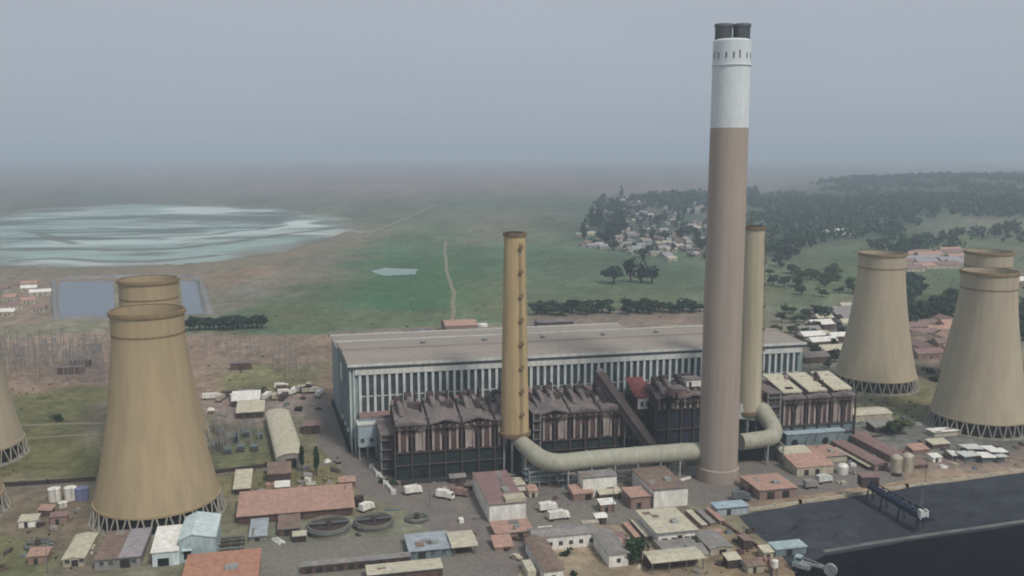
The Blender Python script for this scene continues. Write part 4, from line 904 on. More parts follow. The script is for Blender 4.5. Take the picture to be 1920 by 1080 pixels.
def clarifier(px, rpx, label, hm):
    X, Y = G(*px); r = rpx * Y / FPX * 1.03; FOOT.append((X - r, Y - r, 2 * r, 2 * r, 0))
    t = thing('settling_tank', label, 'settling tank', (X, Y, 0), PA)
    MB().lathe([(r, -.1), (r, hm), (r - .4, hm), (r - .4, .4), (.02, .4)], 40).build('wall', 'concrete_yard', t)
    MB().lathe([(r - .42, hm - 1.0), (.02, hm - 1.0)], 40).build('water', 'black' if hm < 1 else 'panel_dark_shade', t)
    MB().lathe([(r + .5, hm * .55), (r + .5, hm * .7), (r + .003, hm * .7)], 40).build('walkway', 'steel', t)
    b = MB(); b.box(-r, r, -.5, .5, hm + .15, hm + .4); b.beam((-r, -.5, hm + 1.3), (r, -.5, hm + 1.3), .1); b.build('bridge', 'steel', t)
    MB().lathe([(.9, .4), (.9, hm + 1.2), (.02, hm + 1.3)], 14).build('centre_drum', 'rust', t)
clarifier((616, 996), 40, 'round settling tank, left of two beside the salmon warehouse', 3.0)
clarifier((701, 986), 36, 'round settling tank, right of two beside the salmon warehouse', 2.6)
clarifier((782, 974), 21, 'low dark round tank on the open asphalt right of the settling tanks', 1.2)
clarifier((72, 1024), 22, 'brown round pit with low rim at the lower left', 1.3)

# low boundary walls
def wall_line(px, h, w, mat, label, name='boundary_wall'):
    X, Y = G(*px[0]); t = thing(name, label, 'wall', (X, Y, 0)); P = [np.array(G(*p)) - np.array((X, Y)) for p in px]
    for i in range(len(P) - 1):
        MB().beam((*P[i], h / 2), (*P[i + 1], h / 2), w, h).build('panel', mat, t)
        n = max(1, int(np.linalg.norm(P[i + 1] - P[i]) // 9))
        for k in range(n + 1):
            q = P[i] + (P[i + 1] - P[i]) * k / n; MB().box(q[0] - w * .8, q[0] + w * .8, q[1] - w * .8, q[1] + w * .8, 0, h + .35).build('pier', mat, t)
wall_line([(697, 878), (738, 926)], 1.3, 1.2, 'fascia', 'pale low wall running beside the road at the boiler house corner')
wall_line([(1404, 958), (1500, 944), (1700, 914), (1930, 882)], 1.0, .7, 'cream', 'long low tan wall along the upper edge of the coal yard')
wall_line([(1360, 985), (1440, 1040), (1452, 1090)], 1.2, .6, 'pinkwall', 'pinkish low wall along the left edge of the coal yard')
wall_line([(-10, 914), (90, 908), (178, 902)], 1.8, .3, 'panel_dark_shade', 'dark fence wall across the grass left of the near cooling tower')
wall_line([(405, 888), (500, 876), (560, 870)], 1.6, .3, 'panel_dark_shade', 'dark fence wall below the transformer yard')

# ------------------------------------------------------------------ transformer yard, switchyard gantries
X, Y = G(440, 838)
for i, (px_, sc_) in enumerate((((405, 838), 1), ((428, 850), .9), ((452, 846), 1.05), ((478, 845), 1), ((415, 815), .9), ((462, 818), 1), ((487, 822), .9), ((440, 828), 1.1))):
    X, Y = G(*px_)
    t = thing('transformer', 'grey-green transformer with fins and bushings in the yard by the barrel roofed warehouse', 'transformer', (X, Y, 0), PA, 'transformers in the yard')
    t.scale = (sc_,) * 3
    MB().box(-1.6, 1.6, -1, 1, .3, 2.8).build('tank', 'tealwall', t)
    b = MB()
    for k in range(6): b.box(-1.5 + k * .55, -1.25 + k * .55, -1.9, -1.004, .5, 2.5)
    b.build('radiator', 'steel', t)
    for x in (-1, 0, 1): MB().lathe([(.12, 2.8), (.22, 3.2), (.12, 3.5), (.2, 3.9), (.08, 4.6)], 8, x, 0).build('bushing', 'steel_light', t)
def gantry(px, w, h, label, ang, grp):
    X, Y = G(*px); t = thing('gantry', label, 'gantry', (X, Y, 0), ang, grp)
    for x in (-w / 2, w / 2):
        b = MB()
        for s in (-1, 1): b.beam((x + s * .9, 0, 0), (x + s * .25, 0, h), .22)
        for k in range(6): b.beam((x - .8 + .1 * k, 0, k * h / 6), (x + .75 - .1 * k, 0, (k + 1) * h / 6), .14)
        b.beam((x, 0, h), (x, 0, h + 2.2), .2); b.build('lattice_post', 'pylon', t)
    b = MB(); b.beam((-w / 2, 0, h), (w / 2, 0, h), .2); b.beam((-w / 2, 0, h - 1), (w / 2, 0, h - 1), .2)
    n = max(3, int(w // 2))
    for k in range(n): b.beam((-w / 2 + w * k / n, 0, h - 1), (-w / 2 + w * (k + 1) / n, 0, h), .12)
    b.build('beam', 'pylon', t)
    for f_ in (-.3, 0, .3): MB().lathe([(.1, h - 3.4), (.22, h - 3), (.1, h - 2.6), (.22, h - 2), (.1, h - 1)], 8, w * f_, 0).build('insulator', 'steel_light', t)
for r_, (y0, xs, hh) in enumerate(((716, range(-10, 210, 26), 15), (700, range(0, 212, 24), 14), (686, range(-6, 212, 22), 13), (672, range(4, 208, 26), 13), (655, range(20, 200, 34), 12))):
    for x in xs: gantry((x + random.uniform(-5, 5), y0 + random.uniform(-4, 4)), 7.5, hh + random.uniform(-1.5, 1.5), 'thin steel switchyard gantry on the bare ground left of the cooling tower', PA + random.choice((0, math.pi / 2)), 'switchyard gantries left of the tower')
for r_, (y0, xs, hh) in enumerate(((716, range(540, 612, 18), 13), (700, range(520, 610, 18), 13), (685, range(470, 612, 22), 12), (668, range(400, 608, 30), 11))):
    for x in xs: gantry((x + random.uniform(-5, 5), y0 + random.uniform(-4, 4)), 6.5, hh + random.uniform(-1.5, 1.5), 'thin steel switchyard gantry on the bare ground left of the turbine hall', PA + random.choice((0, math.pi / 2)), 'switchyard gantries left of the hall')
for i in range(15): gantry((random.uniform(392, 486), random.uniform(800, 850)), random.uniform(4, 6), random.uniform(5, 8), 'small steel gantry in the transformer yard by the barrel roofed warehouse', PA + random.choice((0, 1.571)), 'small gantries in the transformer yard')
for i, (px_, w_, lb) in enumerate(((( 132, 702), 14, 'long low relay house, nearer of two among the left gantries'), ((150, 688), 12, 'long low relay house, farther of two among the left gantries'), ((176, 664), 7, 'small grey cabin among the left gantries, close to the cooling tower'), ((452, 694), 12, 'low brown relay house alone on the bare ground left of the hall'))):
    X, Y = G(*px_); t = thing('relay_house', lb, 'relay house', (X, Y, 0), PA); h_ = 4 if i != 2 else 6
    MB().box(-w_ / 2, w_ / 2, 0, 5, 0, h_).build('wall', 'panel_brown' if i != 2 else 'greyroof', t); MB().box(-w_ / 2 - .4, w_ / 2 + .4, -.4, 5.4, h_, h_ + .4).build('roof', 'ash_roof', t); MB().box(-.8, .8, -.07, -.003, 0, 2.3).build('door', 'door', t)

# ------------------------------------------------------------------ vehicles
def truck(px, label, body, rz=0.0, L=7.0, box=True, group=None):
    X, Y = G(*px); t = thing('parked_truck' if L > 5 else 'parked_car', label, 'truck' if L > 5 else 'car', (X, Y, 0), PA + rz, group)
    W_ = 1.2 if L > 5 else .9; FOOT.append((X - L / 2 - 1, Y - L / 2 - 1, L + 2, L + 2, 0))
    if L > 5:
        MB().box(-L / 2, L / 2 - 2.2, -W_, W_, 1.0, 3.4 if box else 1.9).build('load_box', body, t)
        b = MB(); b.extr([(0, 0), (0, 0)], 0, 0) if False else None
        b.hexa([(L / 2 - 2.1, -W_, .7), (L / 2, -W_, .7), (L / 2, W_, .7), (L / 2 - 2.1, W_, .7)], [(L / 2 - 2.1, -W_, 2.8), (L / 2 - .5, -W_, 2.8), (L / 2 - .5, W_, 2.8), (L / 2 - 2.1, W_, 2.8)]); c = b.build('cab', body, t)
        MB().hexa([(L / 2 - .22, -1, 1.75), (L / 2 - .18, -1, 1.75), (L / 2 - .18, 1, 1.75), (L / 2 - .22, 1, 1.75)], [(L / 2 - .46, -1, 2.65), (L / 2 - .42, -1, 2.65), (L / 2 - .42, 1, 2.65), (L / 2 - .46, 1, 2.65)]).build('windscreen', 'glass', c)
        wx = (-L / 2 + 1, L / 2 - 1.2)
        wr = .5
    else:
        prof = [(-2.1, .4), (-2.1, 1.0), (-1.6, 1.05), (-1.2, 1.5), (.5, 1.5), (1.1, 1.0), (2.1, .9), (2.1, .4)]
        MB().extr(prof, -W_, W_).build('body', body, t); MB().extr([(-1.35, 1.05), (-1.1, 1.42), (.42, 1.42), (.9, 1.05)], -W_ - .01, W_ + .01).build('window', 'glass', t)
        wx = (-1.3, 1.3); wr = .35
    for x in wx:
        for s in (-1, 1): MB().tube([(x, s * (W_ - .25), wr), (x, s * (W_ + .05), wr)], wr, 12).build('wheel', 'truck_tyre', t)
lor = 'lorries parked left of the hall'
for i, x in enumerate(range(398, 610, 17)):
    truck((x + random.uniform(-3, 3), 752 - (x - 398) * .06 + random.uniform(-7, 5)), 'lorry in the crowded park between cooling tower and hall', ('white', 'cream', 'rust', 'white', 'lavroof', 'panel_brown')[i % 6], random.choice((0, 1.57, 1.3)), 8 if i % 2 else 10, True, lor)
for i in range(9):
    truck((random.uniform(500, 600), random.uniform(728, 742)), 'lorry in the crowded park between cooling tower and hall', ('white', 'cream', 'panel_brown')[i % 3], random.choice((0, .2, 1.5)), 8, True, lor)
truck((775, 926), 'white lorry alone on the asphalt in front of the left boiler house', 'white', .2, 7)
truck((1028, 958), 'white lorry, farther of two on the yard right of the pink workshop', 'white', .1, 7)
truck((1048, 974), 'white lorry, nearer of two on the yard right of the pink workshop', 'white', .1, 8)
truck((835, 935), 'white lorry parked left of two by the dusty pink workshop', 'white', -.6, 7)
truck((862, 930), 'dusty red lorry beside the pink workshop corner', 'pinkwall', -.4, 7)
truck((688, 958), 'white lorry near the right settling tank', 'white', .7, 6)
truck((672, 946), 'dark lorry at the end of the salmon warehouse', 'panel_dark_shade', 1.2, 6)
truck((1405, 922), 'dark dump truck beside the tall chimney base', 'panel_dark_shade', .5, 9)
truck((1390, 938), 'grey lorry between tall chimney base and the coal yard', 'steel', -.3, 7)
truck((1545, 905), 'pale lorry on the bare strip above the coal yard wall', 'fascia', .2, 7)
truck((1520, 915), 'grey lorry on the bare strip, left of the pale one', 'greyroof', .1, 6)
truck((945, 1030), 'small dark car in the road beside the pink store', 'panel_dark_shade', -.9, 4.2)
truck((968, 1048), 'small tan car in the road below the pink store', 'cream', -.9, 4.2)
for i, (px_, lb, m_, L_) in enumerate((((1066, 1000), 'long grey container behind the U-shaped office', 'greyroof', 9), ((1023, 1004), 'short white container behind the U-shaped office', 'white', 5), ((1106, 992), 'cream container behind the right wing of the U-shaped office', 'cream', 6),
                                       ((992, 1076), 'tan container in the road left of the U-shaped office', 'creamroof', 8), ((1155, 1022), 'rusty orange container between the U-shaped office and bush', 'salmonroof', 8))):
    X, Y = G(*px_); t = thing('shipping_container', lb, 'container', (X, Y, 0), PA + (1.57 if i > 2 else 0))
    MB().box(-L_ / 2, L_ / 2, -1.3, 1.3, .1, 2.7).build('body', m_, t)
    b = MB()
    for k in range(int(L_)): b.box(-L_ / 2 + .4 + k, -L_ / 2 + .7 + k, -1.36, -1.303, .2, 2.6)
    b.build('rib', m_, t); MB().box(-L_ / 2 - .06, L_ / 2 + .06, -1.4, 1.4, 2.7, 2.85).build('lid', m_, t)

# ------------------------------------------------------------------ coal handling machines
a0, a1 = np.array(G(1625, 938)), np.array(G(1735, 1002))
t = thing('stacker', 'dark coal stacker with long sloping boom across the coal yard', 'coal stacker', (*a1, 0), 0)
V = a0 - a1
pt = lambda f_, z, o=(0, 0): (V[0] * f_ + o[0], V[1] * f_ + o[1], z)
MB().beam(pt(0, 5.2), pt(1, 6.2), 2.6, 1.6).build('boom', 'crane', t)
b = MB()
for k in range(9): b.beam(pt(k / 9, 6.0), pt((k + .5) / 9, 8.4), .25); b.beam(pt((k + .5) / 9, 8.4), pt((k + 1) / 9, 6.2), .25)
b.beam(pt(0, 8.3), pt(1, 8.4), .3); b.build('truss', 'crane', t)
for f_ in (.1, .4, .7, .95):
    b = MB()
    for s in (-1.6, 1.6): b.beam(pt(f_, 0, (s * 1.3, s)), pt(f_, 5, (s * .6, s * .5)), .45)
    b.build('leg', 'crane', t)
b = MB(); q = pt(1, 0); b.box(q[0] - 3, q[0] + 3.5, q[1] - 2, q[1] + 2.5, 5.6, 9.6); hd = b.build('head_house', 'rust', t)
b = MB(); b.box(q[0] - 3.3, q[0] + 3.8, q[1] - 2.3, q[1] + 2.8, 9.6, 10); b.build('roof', 'pink_roof', hd)
for s in (-.5, .5): MB().beam(pt(.05, 0, (s, 2)), pt(.05, 15, (s * .5, 2)), .25).build('mast', 'steel', t)
MB().beam(pt(.05, 14.6, (0, 2)), pt(.45, 7.8), .16).build('stay', 'steel', t)
b = MB(); q = pt(0.06, 0); b.box(q[0] - 1.4, q[0] + 1.4, q[1] - 1.6, q[1] + .8, 5.2, 8.2); b.build('operator_cab', 'fascia', t)
X, Y = G(1505, 1070); t = thing('reclaimer', 'pale grey wheeled reclaimer at the lower corner of the coal yard', 'reclaimer', (X, Y, 0), R(-35))
MB().box(-3, 2.4, -1.6, 1.6, 1.2, 2.6).build('chassis', 'steel_light', t); MB().box(-2.4, -.4, -1.3, 1.3, 2.6, 4.6).build('cab', 'tealfront', t); MB().box(-1.9, -.35, -1.33, 1.33, 3.5, 4.3).build('window', 'glass', t)
MB().beam((0, 0, 2.6), (8.5, 0, 3.0), .9, .7).build('boom', 'steel_light', t)
MB().tube([(8.5, -.5, 2.6), (8.5, .5, 2.6)], 2.0, 18).build('bucket_wheel', 'steel_light', t)
MB().beam((-1, 0, 4.6), (7, 0, 3.4), .2).build('stay', 'steel_light', t)
for x in (-2, 1.4):
    for s in (-1.7, 1.7): MB().tube([(x, s - .3, .7), (x, s + .3, .7)], .75, 14).build('wheel', 'truck_tyre', t)
X, Y = G(1475, 1042); t = thing('feeder_house', 'pale teal flat feeder house beside the reclaimer', 'feeder house', (X, Y, 0), PA)
MB().box(-4, 7, 0, 5, 0, 2.4).build('wall', 'tealwall', t); MB().box(-4.3, 7.3, -.3, 5.3, 2.4, 2.8).build('roof', 'tealfront', t); MB().box(0, 2, -.07, -.003, 0, 2).build('door', 'door', t)
X, Y = G(1452, 1078); t = thing('water_tank', 'small white water tank on a stand at the coal yard wall', 'water tank', (X, Y, 0), 0)
MB().lathe([(1, 2.6), (1, 4.8), (.02, 5.1)], 16).build('tank', 'white', t)
for s in (-.7, .7):
    for k in (-.7, .7): MB().beam((s, k, 0), (s, k, 2.6), .18).build('leg', 'steel', t)
def lamp(px, h, label):
    X, Y = G(*px); t = thing('street_lamp', label, 'street lamp', (X, Y, 0), PA)
    MB().tube([(0, 0, 0), (0, 0, h)], [.16, .09], 8).build('pole', 'steel', t); MB().beam((0, 0, h), (1.6, 0, h + .3), .1).build('arm', 'steel', t); MB().box(1.3, 2.1, -.2, .2, h + .2, h + .42).build('lamp_head', 'steel_light', t)
lamp((90, 1076), 9.5, 'thin grey lamp post near the small cream building')
lamp((648, 940), 9, 'thin grey lamp post by the right end of the salmon warehouse')
lamp((806, 950), 9, 'thin grey lamp post on the open asphalt')
lamp((1150, 960), 10, 'thin grey lamp post on the yard below the small white block')
lamp((1735, 905), 10, 'thin grey lamp post on the bare strip by the stacker')

# behind the hall: red hut, white mast, low sheds
house('shed', 'low red brick hut behind the turbine hall roof, left of the ochre chimney', 'shed', (836, 630, 896, 612, 601), 'pinkwall', 'salmonroof', 'gable_x', (), group=None)
house('shed', 'low dark shed behind the turbine hall, left of the red hut', 'shed', (760, 634, 812, 624, 618), 'rust', 'ash_roof', 'flat', ())
house('shed', 'dark low shed behind the hall right of the ochre chimney', 'shed', (1010, 618, 1075, 606, 600), 'rust', 'ash_roof', 'flat', ())
X, Y = G(905, 640); t = thing('water_tower', 'white water tower with flat bowl rising behind the turbine hall', 'water tower', (X, Y, 0))
MB().lathe([(1.3, 0), (1.1, 9)], 14).build('stem', 'white', t); MB().lathe([(1.1, 8.6), (3.4, 10.5), (3.4, 12.4), (.02, 13)], 20).build('bowl', 'white', t)
house('shed', 'pale roofed shed at the right rear corner of the hall', 'shed', (1512, 640, 1560, 630, 622), 'rust', 'creamroof', 'gable_x', ())

def scatter(px, n, mind, occupied=None, tries=6000):
    P = poly_ground(px); lo, hi = P.min(0), P.max(0); out = [] if occupied is None else occupied; new = []
    for _ in range(tries):
        if len(new) >= n: break
        q = rng.uniform(lo, hi)
        if sdist(q[None], P)[0] < 0: continue
        if any((q[0] - o[0]) ** 2 + (q[1] - o[1]) ** 2 < mind ** 2 for o in out): continue
        out.append(q); new.append(q)
    return new
# ------------------------------------------------------------------ loose stores and scrap lying about the yards
def free(X, Y, m=1.2):
    for x, y, w, d, a in FOOT:
        u = (X - x) * math.cos(a) + (Y - y) * math.sin(a); v = -(X - x) * math.sin(a) + (Y - y) * math.cos(a)
        if -m < u < w + m and -m < v < d + m: return False
    return True
def heap(X, Y, mat, label, group, s):
    b = MB(); kind = random.random()
    if kind < .45:                                     # crates stacked anyhow
        for _ in range(random.randint(2, 5)):
            x, y, w, d, h = random.uniform(-s, s), random.uniform(-s, s), random.uniform(.5, 1.3), random.uniform(.4, .9), random.uniform(.5, 1.5)
            b.box(x - w, x + w, y - d, y + d, 0, h)
        nm = 'crate_stack'
    elif kind < .75:                                   # lengths of pipe and timber
        for k in range(random.randint(3, 6)):
            y = k * .5 - 1 + random.uniform(-.1, .1); b.beam((-2.6 + random.uniform(-.6, .6), y, .25 + .2 * (k % 2)), (2.6 + random.uniform(-.6, .6), y + random.uniform(-.4, .4), .25 + .2 * (k % 2)), .4)
        nm = 'pipe_stack'
    else:                                              # a low heap of scrap
        n = 9; v = [(s * 1.5 * math.cos(6.283 * k / n) * random.uniform(.7, 1.2), s * 1.5 * math.sin(6.283 * k / n) * random.uniform(.7, 1.2), -.05) for k in range(n)]
        v += [(p_[0] * .5 + random.uniform(-.3, .3), p_[1] * .5, random.uniform(.5, 1.2)) for p_ in v] + [(0, 0, 1.3)]
        b.add(v, [(k, (k + 1) % n, n + (k + 1) % n, n + k) for k in range(n)] + [(n + k, n + (k + 1) % n, 2 * n) for k in range(n)]); nm = 'scrap_heap'
    o = b.build(nm, mat); o.location = (X, Y, 0); o.rotation_euler = (0, 0, random.uniform(0, 3.1))
    tag(o, label, nm.split('_')[0] + ' ' + nm.split('_')[1], group)
for px, n, lb, gp in (([(0, 960), (180, 930), (180, 1000), (100, 1075), (0, 1075)], 16, 'odd stores lying on the bare ground below the left cooling towers', 'stores below the left towers'),
                      ([(430, 880), (640, 860), (640, 920), (440, 930)], 14, 'odd stores lying behind the salmon warehouse', 'stores behind the warehouse'),
                      ([(480, 975), (760, 945), (800, 1000), (490, 1020)], 16, 'odd stores lying round the settling tanks', 'stores round the settling tanks'),
                      ([(860, 940), (1180, 930), (1190, 1000), (880, 1060)], 22, 'odd stores lying on the yard round the dusty pink workshop', 'stores round the pink workshop'),
                      ([(1150, 1000), (1420, 985), (1440, 1078), (1160, 1078)], 26, 'odd stores lying between the office and the coal yard', 'stores round the office'),
                      ([(1400, 905), (1560, 850), (1920, 830), (1920, 872), (1600, 905), (1410, 945)], 40, 'odd stores and scrap lying on the bare strip above the coal yard wall', 'scrap above the coal yard'),
                      ([(1590, 770), (1760, 775), (1740, 840), (1600, 815)], 12, 'odd stores lying on the verge below the right towers', 'stores below the right towers'),
                      ([(380, 735), (610, 728), (615, 770), (400, 785)], 18, 'odd stores lying among the lorries left of the hall', 'stores in the lorry park'),
                      ([(740, 895), (1300, 880), (1300, 905), (900, 925), (760, 925)], 26, 'odd stores and scrap lying at the foot of the boiler houses', 'scrap at the boiler houses')):
    for q in scatter(px, n, 3.2):
        if free(*q): heap(q[0], q[1], random.choice(('white', 'cream', 'rust', 'panel_dark_shade', 'panel_brown', 'steel', 'greyroof', 'brownroof', 'tealwall', 'salmonroof')), lb, gp, random.uniform(.8, 1.7))
for px, n, lb, gp in (([(880, 985), (1000, 950), (1190, 950), (1190, 1000), (980, 1060), (900, 1070)], 14, 'small low lean-to on the yard between pink workshop and U-shaped office', 'lean-tos by the pink workshop'),
                      ([(1150, 960), (1330, 965), (1440, 1050), (1430, 1078), (1160, 1078)], 22, 'small low lean-to in the crowded yard round the two storey office', 'lean-tos round the office'),
                      ([(1390, 900), (1560, 850), (1760, 835), (1760, 880), (1410, 940)], 18, 'small low lean-to on the bare strip above the coal yard', 'lean-tos above the coal yard'),
                      ([(10, 940), (170, 940), (170, 1000), (100, 1075), (10, 1075)], 8, 'small low lean-to on the ground below the left cooling towers', 'lean-tos below the left towers'),
                      ([(430, 895), (640, 870), (640, 925), (440, 935)], 6, 'small low lean-to behind the salmon warehouse', 'lean-tos behind the warehouse'),
                      ([(800, 900), (1320, 880), (1340, 930), (1000, 935), (830, 940)], 12, 'small low lean-to at the foot of the boiler houses', 'lean-tos at the boiler houses')):
    for q in scatter(px, n, 6.2):
        w, d, h = random.uniform(3, 6.5), random.uniform(2.5, 5), random.uniform(2, 3)
        if not (free(q[0], q[1], 3) and free(q[0] + w * .9, q[1] + d, 3)): continue
        FOOT.append((q[0], q[1], w, d, PA)); t = thing('lean_to', lb, 'lean-to', (q[0], q[1], 0), PA + random.choice((0, 0, 1.571)), gp)
        MB().extx([(0, 0), (0, h), (d, h + .6), (d, 0)], 0, w).build('wall', random.choice(('white', 'cream', 'pinkwall', 'panel_brown', 'panel_dark_shade', 'rust')), t)
        MB().extx([(-.4, h), (-.4, h + .16), (d + .3, h + .82), (d + .3, h + .66)], -.3, w + .3).build('roof', random.choice(('creamroof', 'greyroof', 'salmonroof', 'brownroof', 'ash_roof', 'white', 'pink_roof')), t)
        MB().box(w * .3, w * .3 + 1.2, -.06, -.003, 0, 1.9).build('door', 'door', t)
X, Y = G(402, 1044); t = thing('pipe_rack', 'low dark pipe rack right of the white and teal shed', 'pipe rack', (X, Y, 0), PA)
for k in range(5): MB().tube([(0, 3.2 * k, .9), (9, 3.2 * k, .9)], .38, 10).build('pipe', ('rust', 'steel', 'panel_dark_shade')[k % 3], t)
for x in (1, 4.5, 8): MB().box(x - .2, x + .2, -.5, 13.3, 0, .52).build('sleeper', 'leg', t)

# ------------------------------------------------------------------ houses: far township, red roofed estates
def simple_house(X, Y, w, d, h, rz, wall, roof, label, group, z=0, parts=True):
    t = thing('house', label, 'house', (X, Y, z), rz, group)
    MB().box(-w / 2, w / 2, -d / 2, d / 2, -.5, h).build('wall', wall, t)
    k = h + d * .28
    MB().extx([(-d / 2 - .4, h - .1), (-d / 2 - .4, h + .15), (0, k + .2), (d / 2 + .4, h + .15), (d / 2 + .4, h - .1)], -w / 2 - .4, w / 2 + .4).build('roof', roof, t)
    if parts:
        for x in (-w * .3, w * .2): MB().box(x, x + 1.3, -d / 2 - .06, -d / 2 - .003, 1, 2.2).build('window', 'glass', t)
        MB().box(-.5, .5, -d / 2 - .06, -d / 2 - .003, 0, 2.1).build('door', 'door', t)
occ = []
TOWN = [(1078, 462), (1105, 402), (1130, 372), (1330, 366), (1330, 490), (1230, 488), (1150, 468)]
fronts = scatter([(1085, 462), (1150, 446), (1330, 452), (1330, 492), (1230, 490), (1150, 470)], 44, 15, occ)
backs = scatter(TOWN, 125, 17, occ)
for i, q in enumerate(fronts + backs):
    simple_house(q[0], q[1], rng.uniform(11, 17), rng.uniform(8, 11), 3.4, PA + rng.uniform(-.3, .3) + (1.57 if rng.random() < .3 else 0), ('cream', 'lavroof', 'pinkwall')[i % 3], ('cream', 'greyroof', 'lavroof', 'steel_light', 'brownroof')[i % 5], 'pale low house among dark trees in the far township', 'houses of the far township', parts=i < 34)
RED = [(1700, 612), (1795, 602), (1800, 665), (1715, 672)]
for i, q in enumerate(scatter(RED, 24, 15)):
    simple_house(q[0], q[1], rng.uniform(13, 22), rng.uniform(8, 10), 3.5, PA + rng.uniform(-.1, .1) + (1.57 if i % 4 == 0 else 0), ('cream', 'pinkwall')[i % 2], ('pink_roof', 'salmonroof', 'brownroof')[i % 3], 'dull red roofed house between the two right cooling towers', 'red roofed houses between the right towers')
for i, q in enumerate(scatter([(1690, 480), (1800, 472), (1800, 500), (1700, 512)], 16, 24)):
    simple_house(q[0], q[1], rng.uniform(20, 34), rng.uniform(10, 14), 4, PA + rng.uniform(-.1, .1), 'cream', ('pink_roof', 'salmonroof', 'lavroof')[i % 3], 'long dull red roofed house far behind the right cooling towers', 'far red roofed houses on the right')
for i, q in enumerate(scatter([(1508, 590), (1600, 578), (1590, 640), (1560, 690), (1520, 680)], 15, 16)):
    simple_house(q[0], q[1], rng.uniform(12, 20), rng.uniform(8, 11), 4, PA + rng.uniform(-.1, .1), 'panel_brown', ('white', 'creamroof', 'greyroof', 'ash_roof')[i % 4], 'pale roofed store between the hall end and the grey tower', 'stores between hall end and grey tower')
simple_house(*G(1572, 440), 46, 16, 5, PA, 'white', 'white', 'long white roofed building alone at the far forest edge', None)
simple_house(*G(1895, 535), 30, 12, 5, PA, 'pinkwall', 'white', 'white roofed building behind the right edge cooling tower', None)
for i, q in enumerate(scatter([(0, 545), (70, 535), (95, 590), (0, 600)], 9, 20)):
    simple_house(q[0], q[1], rng.uniform(10, 18), 8, 3.5, PA + rng.uniform(-.3, .3), 'cream', ('pink_roof', 'white', 'salmonroof')[i % 3], 'small pale shed on the bare ground left of the blue reservoir', 'sheds left of the reservoir')

# ------------------------------------------------------------------ trees
def crown_mesh(name, n, seed, rad=1.0, hgt=1.0, mat='leaf', tall=False, leafs=.24):
    r = np.random.default_rng(seed); b = MB()
    lobes = [(r.normal(0, .33, 3) * (1, 1, .8 if not tall else 1.3), r.uniform(.38, .62)) for _ in range(7 if not tall else 9)]
    for i in range(n):
        c, lr = lobes[i % len(lobes)]
        dv = r.normal(0, 1, 3); dv /= np.linalg.norm(dv); p = c + dv * lr * r.uniform(.55, 1.0) ** .5 * (1, 1, .85)
        nn = dv + r.normal(0, .55, 3); nn /= np.linalg.norm(nn)
        a = np.cross(nn, r.normal(0, 1, 3)); a /= np.linalg.norm(a); c2 = np.cross(nn, a); s = leafs * r.uniform(.6, 1.25)
        q = [p + s * (a * math.cos(t_) + c2 * math.sin(t_) * .75) * r.uniform(.7, 1.1) for t_ in (0, 1.25, 2.5, 3.8, 5.0)]
        q = [(v_[0] * rad, v_[1] * rad, (v_[2] + .95) * hgt) for v_ in q]
        b.add(q, [(0, 1, 2, 3, 4)])
    me = bpy.data.meshes.new(name); me.from_pydata(b.v, [], b.f); me.materials.append(mt[mat]); return me
def trunk_mesh(name, h, seed):
    r = np.random.default_rng(seed); b = MB(); b.tube([(0, 0, -.06), (.02, .01, h * .5), (0, .03, h)], [.075, .055, .04], 8)
    for k in range(4):
        a = r.uniform(0, 6.28); z = h * r.uniform(.55, .95); b.tube([(0, 0, z), (.16 * math.cos(a), .16 * math.sin(a), z + .2), (.34 * math.cos(a), .34 * math.sin(a), z + .48)], [.035, .025, .01], 6)
    me = bpy.data.meshes.new(name); me.from_pydata(b.v, [], b.f); me.materials.append(mt['trunk']); return me
CR = {k: [crown_mesh('crown', 230, 10 + i + j * 10, .62, .42, m_) for i in range(3)] for j, (k, m_) in enumerate((('round', 'leaf_dark'), ('mid', 'leaf'), ('light', 'leaf_light')))}
CR['tall'] = [crown_mesh('crown', 240, 60 + i, .36, .5, 'leaf_dark', True) for i in range(3)]
CR['slim'] = [crown_mesh('crown', 200, 80 + i, .16, .52, 'leaf_dark', True, .3) for i in range(2)]
TR = [trunk_mesh('trunk', .42, 90 + i) for i in range(3)]
def tree(X, Y, h, kind, label, group=None, name='tree', z=None):
    z = float(hills(np.array([X]), np.array([Y]))[0]) if z is None else z
    t = thing(name, label, 'tree' if name != 'bush' else 'bush', (X, Y, z), rng.uniform(0, 6.28), group); s = h
    t.scale = (s * rng.uniform(.85, 1.15),) * 2 + (s,)
    c = bpy.data.objects.new('crown', CR[kind][rng.integers(len(CR[kind]))]); COL.objects.link(c); c.parent = t
    c.location = (0, 0, .18 if name != 'bush' else -.1)
    k = bpy.data.objects.new('trunk', TR[rng.integers(3)]); COL.objects.link(k); k.parent = t
    if kind == 'slim': k.scale = (.4, .4, 1.1)
    if name == 'bush': k.scale = (.6, .6, .5)
    return t
def tpx(px, hpx, kind, label, group=None, name='tree'):
    X, Y = G(*px); tree(X, Y, hpx * Y / FPX * 1.02, kind, label, group, name)
for px, h, k, lb in (((1150, 532), 40, 'mid', 'broad dark tree, leftmost of four standing in the field before the township'), ((1182, 530), 38, 'tall', 'dark tree, second from the left of four in the field before the township'), ((1203, 529), 36, 'tall', 'dark tree, third from the left of four in the field before the township'), ((1222, 532), 38, 'round', 'dark tree, rightmost of four in the field before the township')):
    tpx(px, h, 'round' if k == 'mid' else k, lb)
for x in np.arange(1008, 1318, 9.5):
    if 1042 < x < 1050 or 1150 < x < 1165: continue
    tpx((x + rng.uniform(-4, 4), 590 - (x - 1000) * .02 + rng.uniform(-5, 4)), rng.uniform(16, 30), rng.choice(['round', 'mid']), 'dark green tree in the long row behind the turbine hall', 'tree row behind the hall')
